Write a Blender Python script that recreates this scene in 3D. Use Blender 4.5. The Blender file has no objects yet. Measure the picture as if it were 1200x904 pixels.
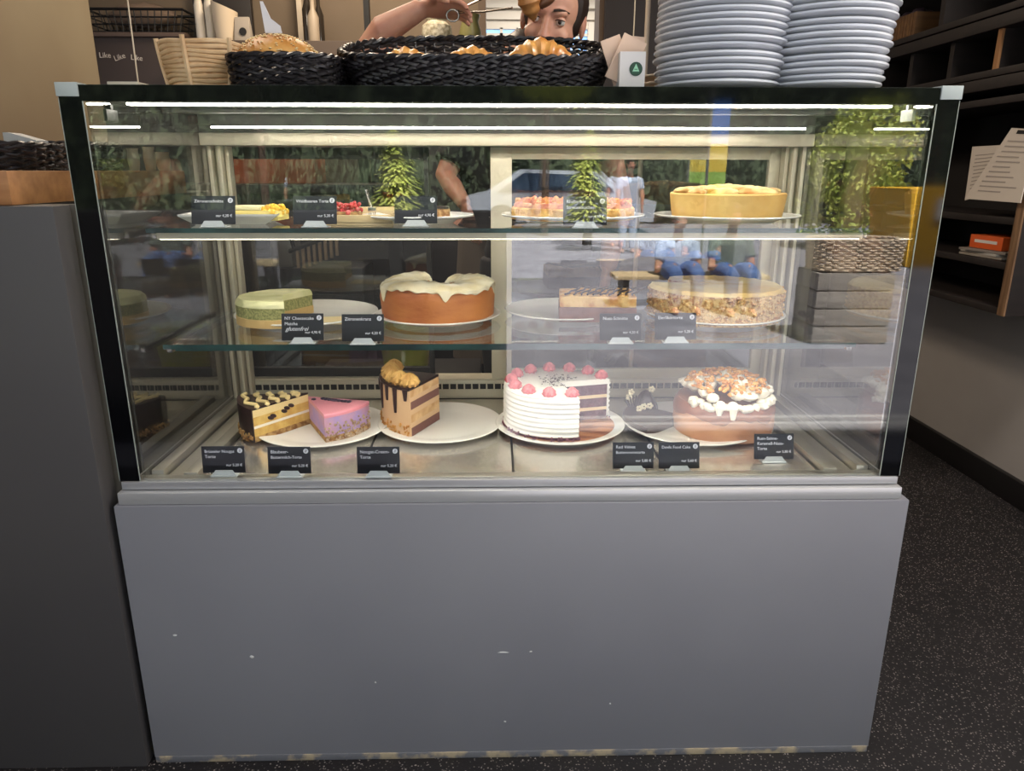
import bpy, bmesh, math, random
from mathutils import Vector, Matrix, noise as mnoise
R = math.radians; PI = math.pi; sin = math.sin; cos = math.cos
random.seed(7)
scene = bpy.context.scene
COL = scene.collection

# ------------------------------------------------------------------ camera
F_PX, CAM, YAW, PIT, ROL = 860.0, Vector((-.0327, -1.3073, 1.2063)), .022, .2843, .0016
fw = Vector((sin(YAW)*cos(PIT), cos(YAW)*cos(PIT), -sin(PIT)))
rt = Vector((cos(YAW), -sin(YAW), 0)); up = rt.cross(fw)
rt, up = rt*cos(ROL)+up*sin(ROL), -rt*sin(ROL)+up*cos(ROL)
cd = bpy.data.cameras.new('camera'); cam = bpy.data.objects.new('camera', cd); COL.objects.link(cam)
cam.matrix_world = Matrix(((rt.x, up.x, -fw.x, CAM.x), (rt.y, up.y, -fw.y, CAM.y), (rt.z, up.z, -fw.z, CAM.z), (0, 0, 0, 1)))
cd.sensor_width = 36; cd.lens = F_PX/1200*36; cd.clip_start = .02
scene.camera = cam
def ray(x, y): return fw + rt*((x-600)/F_PX) - up*((y-452)/F_PX)
def atY(x, y, Y): d = ray(x, y); return CAM + d*((Y-CAM.y)/d.y)
def atZ(x, y, Z): d = ray(x, y); return CAM + d*((Z-CAM.z)/d.z)
def atX(x, y, X): d = ray(x, y); return CAM + d*((X-CAM.x)/d.x)

# ------------------------------------------------------------------ materials
def lin(c):
    c = c/255
    return c/12.92 if c <= .04045 else ((c+.055)/1.055)**2.4
def rgb(c): return (lin(c[0]), lin(c[1]), lin(c[2]), 1)
def mat(name, c, rough=.5, metal=0, var=None, bump=None, spec=.5, emit=None, coat=0, speck=None, stretch=None, sss=0):
    m = bpy.data.materials.new(name); m.use_nodes = True
    nt = m.node_tree; N = nt.nodes; L = nt.links; b = N['Principled BSDF']
    b.inputs['Base Color'].default_value = rgb(c); b.inputs['Roughness'].default_value = rough
    b.inputs['Metallic'].default_value = metal; b.inputs['Specular IOR Level'].default_value = spec
    b.inputs['Coat Weight'].default_value = coat
    if sss: b.inputs['Subsurface Weight'].default_value = sss; b.inputs['Subsurface Scale'].default_value = .004
    m.diffuse_color = rgb(c)
    if emit: b.inputs['Emission Color'].default_value = rgb(emit[0]); b.inputs['Emission Strength'].default_value = emit[1]
    if var or bump or speck:
        tc = N.new('ShaderNodeTexCoord'); src = tc.outputs['Object']
        if stretch:
            mp = N.new('ShaderNodeMapping'); mp.inputs['Scale'].default_value = stretch; L.new(src, mp.inputs['Vector']); src = mp.outputs['Vector']
    last = None
    if var:                       # (scale, second colour, low, high)
        n = N.new('ShaderNodeTexNoise'); n.inputs['Scale'].default_value = var[0]; n.inputs['Detail'].default_value = 4
        L.new(src, n.inputs['Vector'])
        rp = N.new('ShaderNodeValToRGB'); rp.color_ramp.elements[0].position = var[2] if len(var) > 2 else .38; rp.color_ramp.elements[1].position = var[3] if len(var) > 3 else .62
        rp.color_ramp.elements[0].color = rgb(c); rp.color_ramp.elements[1].color = rgb(var[1])
        L.new(n.outputs['Fac'], rp.inputs['Fac']); last = rp.outputs['Color']
    if speck:                     # (scale, colour, radius)
        v = N.new('ShaderNodeTexVoronoi'); v.inputs['Scale'].default_value = speck[0]; L.new(src, v.inputs['Vector'])
        lt = N.new('ShaderNodeMath'); lt.operation = 'LESS_THAN'; lt.inputs[1].default_value = speck[2]; L.new(v.outputs['Distance'], lt.inputs[0])
        sp = N.new('ShaderNodeSeparateColor'); L.new(v.outputs['Color'], sp.inputs['Color'])
        ml = N.new('ShaderNodeMath'); ml.operation = 'MULTIPLY'; L.new(lt.outputs[0], ml.inputs[0]); L.new(sp.outputs[0], ml.inputs[1])
        mx = N.new('ShaderNodeMix'); mx.data_type = 'RGBA'; L.new(ml.outputs[0], mx.inputs['Factor'])
        if last: L.new(last, mx.inputs[6])
        else: mx.inputs[6].default_value = rgb(c)
        mx.inputs[7].default_value = rgb(speck[1]); last = mx.outputs[2]
    if last: L.new(last, b.inputs['Base Color'])
    if bump:                      # (scale, strength, distance)
        n = N.new('ShaderNodeTexNoise'); n.inputs['Scale'].default_value = bump[0]; n.inputs['Detail'].default_value = 5; L.new(src, n.inputs['Vector'])
        bp = N.new('ShaderNodeBump'); bp.inputs['Strength'].default_value = bump[1]; bp.inputs['Distance'].default_value = bump[2] if len(bump) > 2 else .004
        L.new(n.outputs['Fac'], bp.inputs['Height']); L.new(bp.outputs['Normal'], b.inputs['Normal'])
    return m
def glass(name, tint=(.975, .985, .98), r0=.04):
    m = bpy.data.materials.new(name); m.use_nodes = True; nt = m.node_tree; N = nt.nodes; L = nt.links; N.clear()
    out = N.new('ShaderNodeOutputMaterial'); mix = N.new('ShaderNodeMixShader'); tr = N.new('ShaderNodeBsdfTransparent'); gl = N.new('ShaderNodeBsdfGlossy')
    tr.inputs['Color'].default_value = (*tint, 1); gl.inputs['Roughness'].default_value = 0.0; gl.inputs['Color'].default_value = (1, 1, 1, 1)
    lw = N.new('ShaderNodeLayerWeight'); lw.inputs['Blend'].default_value = .5
    pw = N.new('ShaderNodeMath'); pw.operation = 'POWER'; pw.inputs[1].default_value = 5; L.new(lw.outputs['Facing'], pw.inputs[0])
    ma = N.new('ShaderNodeMath'); ma.operation = 'MULTIPLY_ADD'; ma.inputs[1].default_value = 1-r0; ma.inputs[2].default_value = r0; L.new(pw.outputs[0], ma.inputs[0])
    L.new(ma.outputs[0], mix.inputs[0]); L.new(tr.outputs[0], mix.inputs[1]); L.new(gl.outputs[0], mix.inputs[2]); L.new(mix.outputs[0], out.inputs[0])
    return m
def wood(name, c1, c2, rough=.45, scale=3, stretch=(1, 14, 14)):
    return mat(name, c1, rough, var=(scale, c2, .3, .7), bump=(scale*2, .15, .002), stretch=stretch)
M = {}
M['glass'] = glass('clear_glass', r0=.05); M['thin_glass'] = glass('side_glass', (.84, .855, .85), r0=.17)
M['shelf_glass'] = glass('shelf_glass', (.96, .985, .975), r0=.04)
M['door_glass'] = glass('door_glass', (.80, .81, .81), r0=.07)
M['green_edge'] = mat('green_glass_edge', (22, 52, 52), .12, spec=.6, var=(9, (40, 78, 74)))
M['black_print'] = mat('black_glass_print', (8, 8, 10), .05, spec=.3)
M['steel'] = mat('brushed_steel', (176, 172, 166), .26, metal=1, bump=(220, .03, .001), stretch=(1, 12, 12))
M['steel_soft'] = mat('satin_steel', (186, 182, 172), .36, metal=.85)
M['alu'] = mat('cream_aluminium', (196, 188, 168), .38, metal=.35)
M['deck'] = mat('steel_tray', (226, 221, 212), .24, metal=.82, bump=(9, .05, .004))
M['clamp'] = mat('grey_clamp', (168, 176, 172), .4)
M['fitting'] = mat('fitting_grey', (72, 72, 68), .5)
M['black'] = mat('matte_black', (14, 13, 14), .5)
M['led'] = mat('led_strip', (255, 255, 255), .5, emit=((255, 247, 232), 44))
M['led_soft'] = mat('led_strip_soft', (255, 255, 255), .5, emit=((255, 240, 212), 14))
M['paint'] = mat('grey_paint', (134, 133, 137), .42, var=(1.3, (126, 125, 130)), bump=(60, .04, .001))
M['paint_shaded'] = mat('shaded_grey_paint', (74, 71, 70), .5, var=(1.5, (69, 66, 66)))  # same grey paint, with the left counter's shadow put into the colour
M['worn'] = mat('worn_edge', (104, 104, 108), .8, var=(26, (170, 154, 126), .47, .6), bump=(60, .5, .004))
M['chip'] = mat('paint_chip', (206, 204, 200), .7)
M['porcelain'] = mat('white_porcelain', (232, 230, 226), .16, spec=.5, coat=.2)
M['plate'] = mat('stack_plate_glaze', (205, 208, 214), .2, spec=.5, coat=.3)
M['plate_warm_lit'] = mat('warm_lit_plate', (206, 186, 160), .3)  # warm light on the saucers is put into their colour
M['card'] = mat('price_card_black', (22, 23, 29), .3, spec=.4)
M['chalk'] = mat('card_print', (214, 214, 220), .6, emit=((214, 214, 220), .12))
M['acryl'] = mat('acrylic_holder', (196, 200, 200), .22, spec=.6)
M['oak'] = wood('oiled_oak', (174, 124, 78), (146, 98, 58))
M['darkwood'] = wood('dark_stained_wood', (34, 25, 22), (22, 16, 14), .6)
M['edgewood'] = wood('pale_wood_edge', (146, 112, 80), (96, 70, 48), .6, 6, (14, 14, 1))
M['wicker_black'] = mat('black_wicker', (20, 18, 20), .38, spec=.5, var=(40, (34, 30, 32)))
M['rattan'] = mat('pale_rattan', (214, 184, 142), .55, var=(18, (190, 154, 110)))
M['skin'] = mat('skin', (206, 156, 132), .5, sss=.15, var=(14, (196, 140, 118)))
M['hair'] = mat('dark_brown_hair', (44, 31, 25), .5, bump=(60, .5, .004), stretch=(1, 1, .15))
M['eye'] = mat('eye_white', (226, 222, 216), .15); M['iris'] = mat('dark_iris', (46, 34, 28), .1); M['lip'] = mat('lip', (176, 96, 90), .45)
M['shirt'] = mat('dark_shirt', (27, 26, 31), .85, bump=(9, .4, .01)); M['apron'] = mat('grey_brown_apron', (96, 86, 78), .85, bump=(7, .5, .012))
M['denim'] = mat('blue_denim', (84, 118, 176), .8, var=(6, (62, 92, 146))); M['grey_cloth'] = mat('grey_green_cloth', (120, 132, 122), .85)
M['pale_cloth'] = mat('pale_blue_cloth', (186, 200, 226), .85); M['red_cloth'] = mat('red_check_cloth', (158, 60, 74), .85, var=(30, (220, 190, 196)))

# ------------------------------------------------------------------ mesh builder
class MB:
    def __init__(s): s.bm = bmesh.new()
    def _x(s, vs, mx):
        if mx is not None: bmesh.ops.transform(s.bm, matrix=mx, verts=vs)
        return vs
    def box(s, c, d, rz=0, bev=0, mx=None, taper=None):
        r = bmesh.ops.create_cube(s.bm, size=1); vs = r['verts']
        for v in vs:
            v.co.x *= d[0]; v.co.y *= d[1]; v.co.z *= d[2]
            if taper and v.co.z > 0: v.co.x *= taper[0]; v.co.y *= taper[1]
        if bev:
            es = list({e for v in vs for e in v.link_edges})
            rb = bmesh.ops.bevel(s.bm, geom=es, offset=bev, segments=2, affect='EDGES', profile=.6); vs = list({v for f in rb['faces'] for v in f.verts} | {v for v in vs if v.is_valid})
        m = Matrix.Translation(c) @ Matrix.Rotation(rz, 4, 'Z')
        bmesh.ops.transform(s.bm, matrix=m if mx is None else mx @ m, verts=vs); return s
    def span(s, a, b, bev=0):
        return s.box([(a[i]+b[i])/2 for i in range(3)], [abs(b[i]-a[i]) for i in range(3)], bev=bev)
    def sphere(s, c, r, u=16, v=10, mx=None, jit=0, rng=random):
        if not isinstance(r, (tuple, list)): r = (r, r, r)
        q = bmesh.ops.create_uvsphere(s.bm, u_segments=u, v_segments=v, radius=1)['verts']
        for p in q:
            k = 1 + (rng.uniform(-jit, jit) if jit else 0)
            p.co = Vector((p.co.x*r[0]*k, p.co.y*r[1]*k, p.co.z*r[2]*k))
        m = Matrix.Translation(c); bmesh.ops.transform(s.bm, matrix=m if mx is None else m @ mx, verts=q); return s
    def lathe(s, prof, c=(0, 0, 0), n=48, a0=0, a1=2*PI, closed=False, fn=None):
        full = abs(a1-a0-2*PI) < 1e-4; k = n if full else n+1; rings = []
        for i in range(k):
            a = a0+(a1-a0)*i/n; ring = []
            for j, (r, z) in enumerate(prof):
                if fn: r, z = fn(a, j, r, z)
                ring.append(s.bm.verts.new((c[0]+r*cos(a), c[1]+r*sin(a), c[2]+z)))
            rings.append(ring)
        m = len(prof); jj = m if closed else m-1
        for i in range(n):
            A, B = rings[i], rings[(i+1) % k]
            for j in range(jj): s.bm.faces.new((A[j], B[j], B[(j+1) % m], A[(j+1) % m]))
        if not full and closed:
            s.bm.faces.new(list(reversed(rings[0]))); s.bm.faces.new(rings[-1])
        bmesh.ops.remove_doubles(s.bm, verts=s.bm.verts[:], dist=1e-6)
        return s
    def prism(s, poly, z0, z1, mx=None):
        a = [s.bm.verts.new((p[0], p[1], z0)) for p in poly]; b = [s.bm.verts.new((p[0], p[1], z1)) for p in poly]; n = len(poly)
        s.bm.faces.new(list(reversed(a))); s.bm.faces.new(b)
        for i in range(n): s.bm.faces.new((a[i], a[(i+1) % n], b[(i+1) % n], b[i]))
        s._x(a+b, mx); return s
    def loft(s, pts, radii, n=12, side=None, closed=False, cap=True):
        """tube through pts; radii: r or (a, b) with a along `side`"""
        pts = [Vector(p) for p in pts]; k = len(pts); rings = []; u = None
        for i, p in enumerate(pts):
            if closed: t = pts[(i+1) % k]-pts[i-1]
            else: t = pts[min(i+1, k-1)]-pts[max(i-1, 0)]
            t.normalize()
            if side is not None: u = Vector(side)-t*t.dot(Vector(side))
            elif u is None: u = t.orthogonal()
            else: u = u-t*t.dot(u)
            if u.length < 1e-6: u = t.orthogonal()
            u.normalize(); w = t.cross(u)
            r = radii[i] if isinstance(radii, (list, tuple)) else radii
            ra, rb = r if isinstance(r, (tuple, list)) else (r, r)
            rings.append([s.bm.verts.new(p+u*ra*cos(2*PI*j/n)+w*rb*sin(2*PI*j/n)) for j in range(n)])
        for i in range(k if closed else k-1):
            A, B = rings[i], rings[(i+1) % k]
            for j in range(n): s.bm.faces.new((A[j], A[(j+1) % n], B[(j+1) % n], B[j]))
        if cap and not closed:
            s.bm.faces.new(list(reversed(rings[0]))); s.bm.faces.new(rings[-1])
        return s
    def quad(s, p): s.bm.faces.new([s.bm.verts.new(q) for q in p]); return s
    def mesh(s, name, smooth=40):
        bmesh.ops.recalc_face_normals(s.bm, faces=s.bm.faces[:])
        me = bpy.data.meshes.new(name); s.bm.to_mesh(me); s.bm.free()
        if smooth:
            me.shade_smooth(); me.set_sharp_from_angle(angle=R(smooth))
        return me
    def build(s, name, m, parent=None, smooth=40, off=None):
        if off is not None: bmesh.ops.translate(s.bm, verts=s.bm.verts[:], vec=-Vector(off))
        me = s.mesh(name, smooth); return link(name, me, m, parent)
def link(name, me, m, parent=None):
    o = bpy.data.objects.new(name, me); COL.objects.link(o)
    for x in (m if isinstance(m, list) else [m]): me.materials.append(x)
    if parent is not None: o.parent = parent
    return o
def tag(o, label=None, cat=None, group=None, kind=None):
    if label: o['label'] = label
    if cat: o['category'] = cat
    if group: o['group'] = group
    if kind: o['kind'] = kind
    return o
def thing(name, label, cat, loc=(0, 0, 0), rz=0, group=None):
    o = bpy.data.objects.new(name, None); COL.objects.link(o); o.location = loc; o.rotation_euler = (0, 0, rz); o.empty_display_size = .05
    return tag(o, label, cat, group)
def solo(name, mb, m, label, cat, loc=(0, 0, 0), rz=0, group=None, smooth=40, world=False):
    o = mb.build(name, m, None, smooth, off=loc if world else None); o.location = loc; o.rotation_euler = (0, 0, rz); return tag(o, label, cat, group)
def struct(name, mb, m, parent=None):
    o = mb.build(name, m, parent)
    if parent is None: o['kind'] = 'structure'
    return o
def copy_tree(o, parent=None):
    c = o.copy(); COL.objects.link(c)
    if parent is not None: c.parent = parent
    for ch in o.children: copy_tree(ch, c)
    return c
def text_mesh(body, size, align='LEFT', shear=0, extrude=.0003):
    cu = bpy.data.curves.new('lettering', 'FONT'); cu.body = body; cu.size = size; cu.align_x = align; cu.extrude = extrude; cu.shear = shear; cu.resolution_u = 3
    o = bpy.data.objects.new('lettering', cu); COL.objects.link(o)
    dg = bpy.context.evaluated_depsgraph_get(); me = bpy.data.meshes.new_from_object(o.evaluated_get(dg))
    bpy.data.objects.remove(o); bpy.data.curves.remove(cu); me.name = 'lettering'
    return me
def remesh(mb, voxel, name, it=3):
    me = mb.mesh(name, 0); o = bpy.data.objects.new(name, me); COL.objects.link(o)
    r = o.modifiers.new('r', 'REMESH'); r.mode = 'VOXEL'; r.voxel_size = voxel; r.use_smooth_shade = True
    s = o.modifiers.new('s', 'SMOOTH'); s.iterations = it; s.factor = .5
    dg = bpy.context.evaluated_depsgraph_get(); out = bpy.data.meshes.new_from_object(o.evaluated_get(dg))
    bpy.data.objects.remove(o); out.name = name; out.shade_smooth(); return out

# ------------------------------------------------------------------ setting
def shell():
    fl = mat('speckled_dark_floor', (22, 18, 19), .6, var=(5, (17, 14, 15)), speck=(150, (150, 140, 134), .26), bump=(130, .3, .003))
    struct('floor', MB().span((-4, -1.62, -.1), (3.2, 5.4, 0)), fl)
    pav = mat('sunny_pavement', (140, 139, 150), .8, var=(2.2, (122, 121, 132)), bump=(20, .2, .01))
    struct('pavement', MB().span((-16, -24, -.25), (18, -1.63, -.15)), pav)
    beige = mat('olive_beige_plaster', (136, 124, 100), .8, var=(.9, (120, 104, 82)), bump=(30, .08, .003))
    struct('wall_left', MB().span((-1.75, -.9, 0), (-1.6, 1.86, 2.7)), beige)
    struct('wall_left_far', MB().span((-2.95, 1.78, 0), (-2.8, 3.2, 2.7)), beige)
    bw = mat('warm_grey_plaster', (122, 106, 88), .8, var=(1.2, (108, 94, 78)))
    # back wall with an opening to the room behind
    w = MB(); w.span((-2.95, 3.0, 0), (-.08, 3.15, 2.7)); w.span((-.08, 3.0, 0), (.54, 3.15, .9)); w.span((.54, 3.0, 0), (2.2, 3.15, 2.7)); w.span((-.08, 3.0, 2.35), (.54, 3.15, 2.7))
    struct('wall_back', w, bw)
    fr = MB()
    fr.span((-.12, 2.96, .9), (-.08, 3.16, 2.37)); fr.span((.52, 2.96, .9), (.56, 3.16, 2.37))
    struct('trim_1', fr, mat('brown_post', (92, 74, 58), .5))
    pr = mat('pale_panel', (208, 200, 186), .6)
    F = 5.2; wa, wb = (atY(568, 38, F).x, atY(607, 38, F).x), (atY(662, 38, F).x, atY(690, 38, F).x); zw = atY(600, 33, F).z
    far = MB(); far.span((-2.2, F, 0), (2.6, F+.15, 1.55)); far.span((-2.2, F, 1.55), (wa[0], F+.15, 2.7)); far.span((wb[1], F, 1.55), (2.6, F+.15, 2.7)); far.span((wa[0], F, zw), (wb[1], F+.15, 2.7)); far.span((wa[1], F, 1.55), (wb[0], F+.15, zw))
    far.span((-.6, F-.03, zw+.06), (1.4, F-.001, zw+.085)); far.span((-.6, F-.05, zw+.14), (1.4, F-.001, zw+.17)); far.span((.72, F-.04, 0), (.80, F-.001, zw+.04)); far.span((.86, F-.04, 0), (.9, F-.001, zw+.04))
    struct('wall_far', far, pr)
    for i, (a, b) in enumerate((wa, wb)):
        wf = MB()
        for x in (a, (a+b)/2, b): wf.span((x-.012, F-.02, 1.55), (x+.012, F+.03, zw))
        for z in (1.55, 1.85, zw-.05, zw): wf.span((a, F-.02, z-.01), (b, F+.03, z+.01))
        o = struct('window_%d' % (i+1), wf, pr)
        MB().span((a, F+.05, 1.55), (b, F+.06, zw)).build('pane', mat('bright_pane', (150, 190, 240), .3, emit=((150, 195, 255), 1.6)), o)
    gw = mat('grey_plaster', (160, 154, 150), .8, var=(1.1, (148, 142, 138)), bump=(40, .1, .003))
    struct('wall_right', MB().span((1.93, -.9, 0), (2.1, 3.2, 2.7)), gw)
    struct('baseboard_right', MB().span((1.905, -.9, 0), (1.929, 3.0, .1), bev=.006), mat('black_skirting', (18, 16, 17), .45))
    struct('ceiling', MB().span((-3, -.95, 2.7), (2.6, 5.4, 2.85)), mat('ceiling_paint', (150, 142, 132), .9))
    struct('wall_facade_shade', MB().span((-6, -1.05, 2.7), (6, -.95, 2.95)), mat('facade_render', (120, 116, 110), .8, bump=(20, .2, .01)))  # unseen band above the opening, added to block direct sun
    struct('wall_reflection_block', MB().span((-3.4, -2.45, -.15), (.02, -2.3, 1.02), bev=.01), mat('reflection_block_dark', (30, 29, 31), .7, bump=(18, .3, .01)))  # added unseen low wall, keeps the left half of the glass reflection dark
    th = MB()
    for y in (-2.38, -2.49, -2.60): th.span((.2, y-.02, -.15), (4, y+.02, -.125), bev=.003)
    struct('trim_4', th, mat('threshold_steel', (206, 206, 210), .45, metal=.2))
    dk = mat('dark_panel', (50, 44, 44), .6)
    w = MB(); w.span((.545, 2.9, 0), (1.9, 2.995, 2.7)); struct('wall_dark_panel', w, dk)
    p = MB()
    for i in range(9): p.span((-.12+i*.0, 2.9, .0), (.545, 2.98, .88)) if i == 0 else None
    struct('wall_niche', p, dk)
shell()

# ------------------------------------------------------------------ plinth and display case
def plinth():
    t = thing('counter_plinth', 'grey painted plinth under the glass cake display case', 'counter', (.0037, .3, 0))
    off = (.0037, .3, 0)
    MB().span((-.7604, -.0203, .012), (.7678, .66, .5947), bev=.003).build('front_panel', M['paint'], t, off=off)
    rim = MB(); rim.span((-.758, -.0225, 0), (.765, .6, .016), bev=.003); rim.build('worn_bottom_edge', M['worn'], t, off=off)['label'] = 'scuffed bottom edge showing bare wood'
    for x, y, a, b in ((590, 765, .012, .0018), (622, 764, .003, .0015), (295, 770, .004, .003), (592, 846, .003, .002), (205, 745, .004, .002), (440, 800, .002, .002), (715, 825, .002, .002)):
        p = atY(x, y, -.0205); MB().sphere((p.x, -.0205, p.z), (a, .0006, b), 8, 6, jit=.3).build('paint_chip', M['chip'], t, off=off)
plinth()

ZD, Z1, Z2, ZT = .63, .88, 1.103, 1.3425
def display_case():
    off = (0, .3, .597)
    t = thing('cake_display_case', 'glass cake display case with black edged front and steel base rail', 'display case', off)
    B = lambda mb, n, m, p=t, lab=None: (lambda o: (o.__setitem__('label', lab) if lab else None, o)[1])(mb.build(n, m, p, off=off))
    r = MB(); r.span((-.752, -.016, .5955), (.752, .66, .6195), bev=.002); B(r, 'lower_rail', mat('lower_rail_steel', (196, 195, 194), .3, metal=.5, bump=(220, .03, .001), stretch=(1, 12, 12)))
    r = MB(); r.span((-.7475, -.004, .6215), (.7475, .0074, .637), bev=.0015); B(r, 'upper_rail', mat('upper_rail_steel', (178, 177, 178), .35, metal=.5))
    g = MB().span((-.75, 0, .6375), (.75, .006, ZT-.0005)); fg = B(g, 'front_glass', M['glass'])
    b = MB(); W = .037
    for s in (-1, 1): b.span((s*.75, -.0012, .638), (s*(.75-W), -.0002, ZT-.001))
    b.span((-.75+W, -.0012, ZT-.0265), (.75-W, -.0002, ZT-.001)); o = b.build('black_border', M['black_print'], fg, off=off)
    ge = mat('edge_highlight', (150, 156, 146), .3)  # pale strips paint a highlight along the pane and border edges
    for s in (-1, 1):
        MB().span((s*(.75-W), -.0014, .638), (s*(.75-W-.0016), -.0003, ZT-.0265)).build('inner_highlight', ge, fg, off=off)
        MB().span((s*.7515, -.001, .638), (s*.7502, .006, ZT-.021)).build('outer_highlight', ge, fg, off=off)
    for s in (-1, 1):
        c = MB(); c.span((s*.716, -.004, ZT-.0195), (s*.7525, .03, ZT+.0025), bev=.0012); B(c, 'corner_clamp', M['clamp'])
        sg = MB().span((s*.711, .0076, .638), (s*.705, .62, ZT-.0115)); B(sg, 'side_glass', M['thin_glass'])
        h = MB(); q = atY(113 if s < 0 else 1083, 135, .05); h.span((s*.7045, .045, q.z-.010), (s*.698, .085, q.z+.010), bev=.002); h.box((s*.701, .065, q.z+.014), (.006, .008, .008))
        B(h, 'hinge_bracket', M['black'] if s < 0 else M['clamp'])
    tp = MB(); tp.span((-.745, .008, ZT-.011), (.745, .64, ZT), bev=.001); B(tp, 'top_panel', mat('top_panel_grey', (84, 85, 80), .4))
    cn = MB(); cn.span((-.704, .02, ZT-.016), (.704, .06, ZT-.0115)); cn.span((-.704, .16, ZT-.02), (.704, .2, ZT-.0115), bev=.002); cn.span((-.704, .28, ZT-.024), (.704, .31, ZT-.0115), bev=.002); B(cn, 'canopy_rail', mat('canopy_grey', (86, 86, 80), .5))
    hd = MB(); hd.span((-.704, .46, 1.262), (.704, .50, 1.289), bev=.002); B(hd, 'header', M['alu'])
    hb = MB(); hb.span((-.704, .465, 1.2892), (.704, .50, ZT-.0115)); hb.span((-.704, .455, 1.306), (.704, .4649, 1.309)); B(hb, 'canopy_back', mat('canopy_back_grey', (74, 73, 67), .5))
    for (yy, z, xa, w, m) in ((.105, 1.3185, .69, .008, 'led'), (.34, 1.2925, .632, .006, 'led')):
        p = MB(); p.span((-xa, yy-w, z+.0035), (xa, yy+w, ZT-.0115)); lp = B(p, 'light_fitting', M['fitting'])
        l = MB(); l.span((-xa+.003, yy-w+.001, z), (xa-.003, yy+w-.001, z+.0034)); l.build('light_strip', M[m], lp, off=off)
    # deck, trays, vent
    d = MB(); d.span((-.741, .008, .6375-.02), (.741, .6, ZD-.006)); B(d, 'deck', mat('deck_gap', (40, 38, 38), .6))
    for i in range(4):
        x0 = -.612+i*.306; q = MB(); q.span((x0+.0018, .03, ZD-.006), (x0+.3042, .54, ZD), bev=.0015)
        tr = B(q, 'tray', M['deck'])
        if i: sm = MB(); sm.span((x0-.0022, .03, ZD-.004), (x0+.0022, .54, ZD+.0006)); B(sm, 'tray_seam', M['black'])
    for s in (-1, 1):
        q = MB(); q.span((s*.616, .03, ZD-.006), (s*.642, .54, ZD+.012), bev=.002); q.span((s*.648, .0286, ZD-.006), (s*.676, .54, ZD+.004), bev=.002); q.span((s*.68, .0286, ZD-.006), (s*.704, .54, ZD+.018), bev=.003); B(q, 'side_channel', M['steel_soft'])
    fl = MB(); fl.span((-.74, .0075, ZD-.006), (.74, .0285, ZD+.009), bev=.002); B(fl, 'front_lip', M['steel_soft'])
    v = MB(); v.span((-.704, .545, ZD), (.704, .575, ZD+.05), bev=.002); vo = B(v, 'rear_duct', M['alu'])
    sl = MB()
    for i in range(72):
        x = -.7+i*.0195; sl.span((x, .5435, ZD+.026), (x+.0155, .5448, ZD+.04))
    sl.build('vent_slots', M['black'], vo, off=off)
    # posts and sliding doors
    for s in (-1, 1):
        p = MB()
        for k in range(4): p.span((s*(.704-.011*k), .50+.02*(k % 2), .6445), (s*(.695-.011*k), .53+.02*(k % 2), 1.262), bev=.002)
        B(p, 'rear_post', M['alu'])
        for z in (Z1-.008, Z2-.008): k = MB(); k.span((s*.674, .12, z-.012), (s*.684, .5, z-.0005), bev=.001); B(k, 'shelf_bracket', M['steel'])
    def door(x0, x1, y, st, name, m):
        f = MB(); z0, z1 = .682, 1.262
        f.span((x0, y, z0), (x0+st, y+.018, z1), bev=.001); f.span((x1-st, y, z0), (x1, y+.018, z1), bev=.001)
        f.span((x0+st, y, z1-.028), (x1-st, y+.018, z1), bev=.001); f.span((x0+st, y, z0), (x1-st, y+.018, z0+.024), bev=.001)
        o = B(f, 'sliding_door', m); MB().span((x0+st, y+.006, z0+.024), (x1-st, y+.01, z1-.028)).build('pane', M['door_glass'], o, off=off)
        return o
    door(-.045, .69, .555, .052, 'r', M['alu'])
    dl = door(-.69, -.197, .58, .012, 'l', M['black'])
    h = MB(); h.span((-.209, .574, .70), (-.197, .5795, 1.25)); h.build('handle_strip', M['black'], dl, off=off)
    rl = MB(); rl.span((-.704, .545, ZD+.051), (.704, .605, ZD+.0515+.001)); B(rl, 'door_track', M['alu'])
    # shelves
    for z, x in ((Z1, .682), (Z2, .685)):
        s = MB().span((-x, .102, z-.008), (x, .475, z)); so = B(s, 'glass_shelf', M['shelf_glass'])
        e = MB().span((-x, .1, z-.0085), (x, .1018, z+.0003)); e.build('shelf_edge', M['green_edge'], so, off=off)
    p = MB(); p.span((-.67, .108, Z2-.0205), (.67, .128, Z2-.0085), bev=.001); po = B(p, 'shelf_light_fitting', M['alu'])
    l = MB(); l.span((-.665, .110, Z2-.0213), (.665, .126, Z2-.0206)); l.build('light_strip', M['led_soft'], po, off=off)
    p = MB(); p.span((-.66, .1022, Z1-.0125), (.66, .122, Z1-.0087)); po = B(p, 'shelf_light_fitting', M['green_edge'])  # added light under the middle shelf to brighten the bottom deck
    l = MB(); l.span((-.655, .105, Z1-.0127), (.655, .121, Z1-.01255)); l.build('light_strip', mat('added_shelf_underlight', (255, 255, 255), .5, emit=((255, 244, 226), 26)), po, off=off)  # glowing strip of the added light, hidden by the shelf edge
    return t
display_case()

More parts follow.
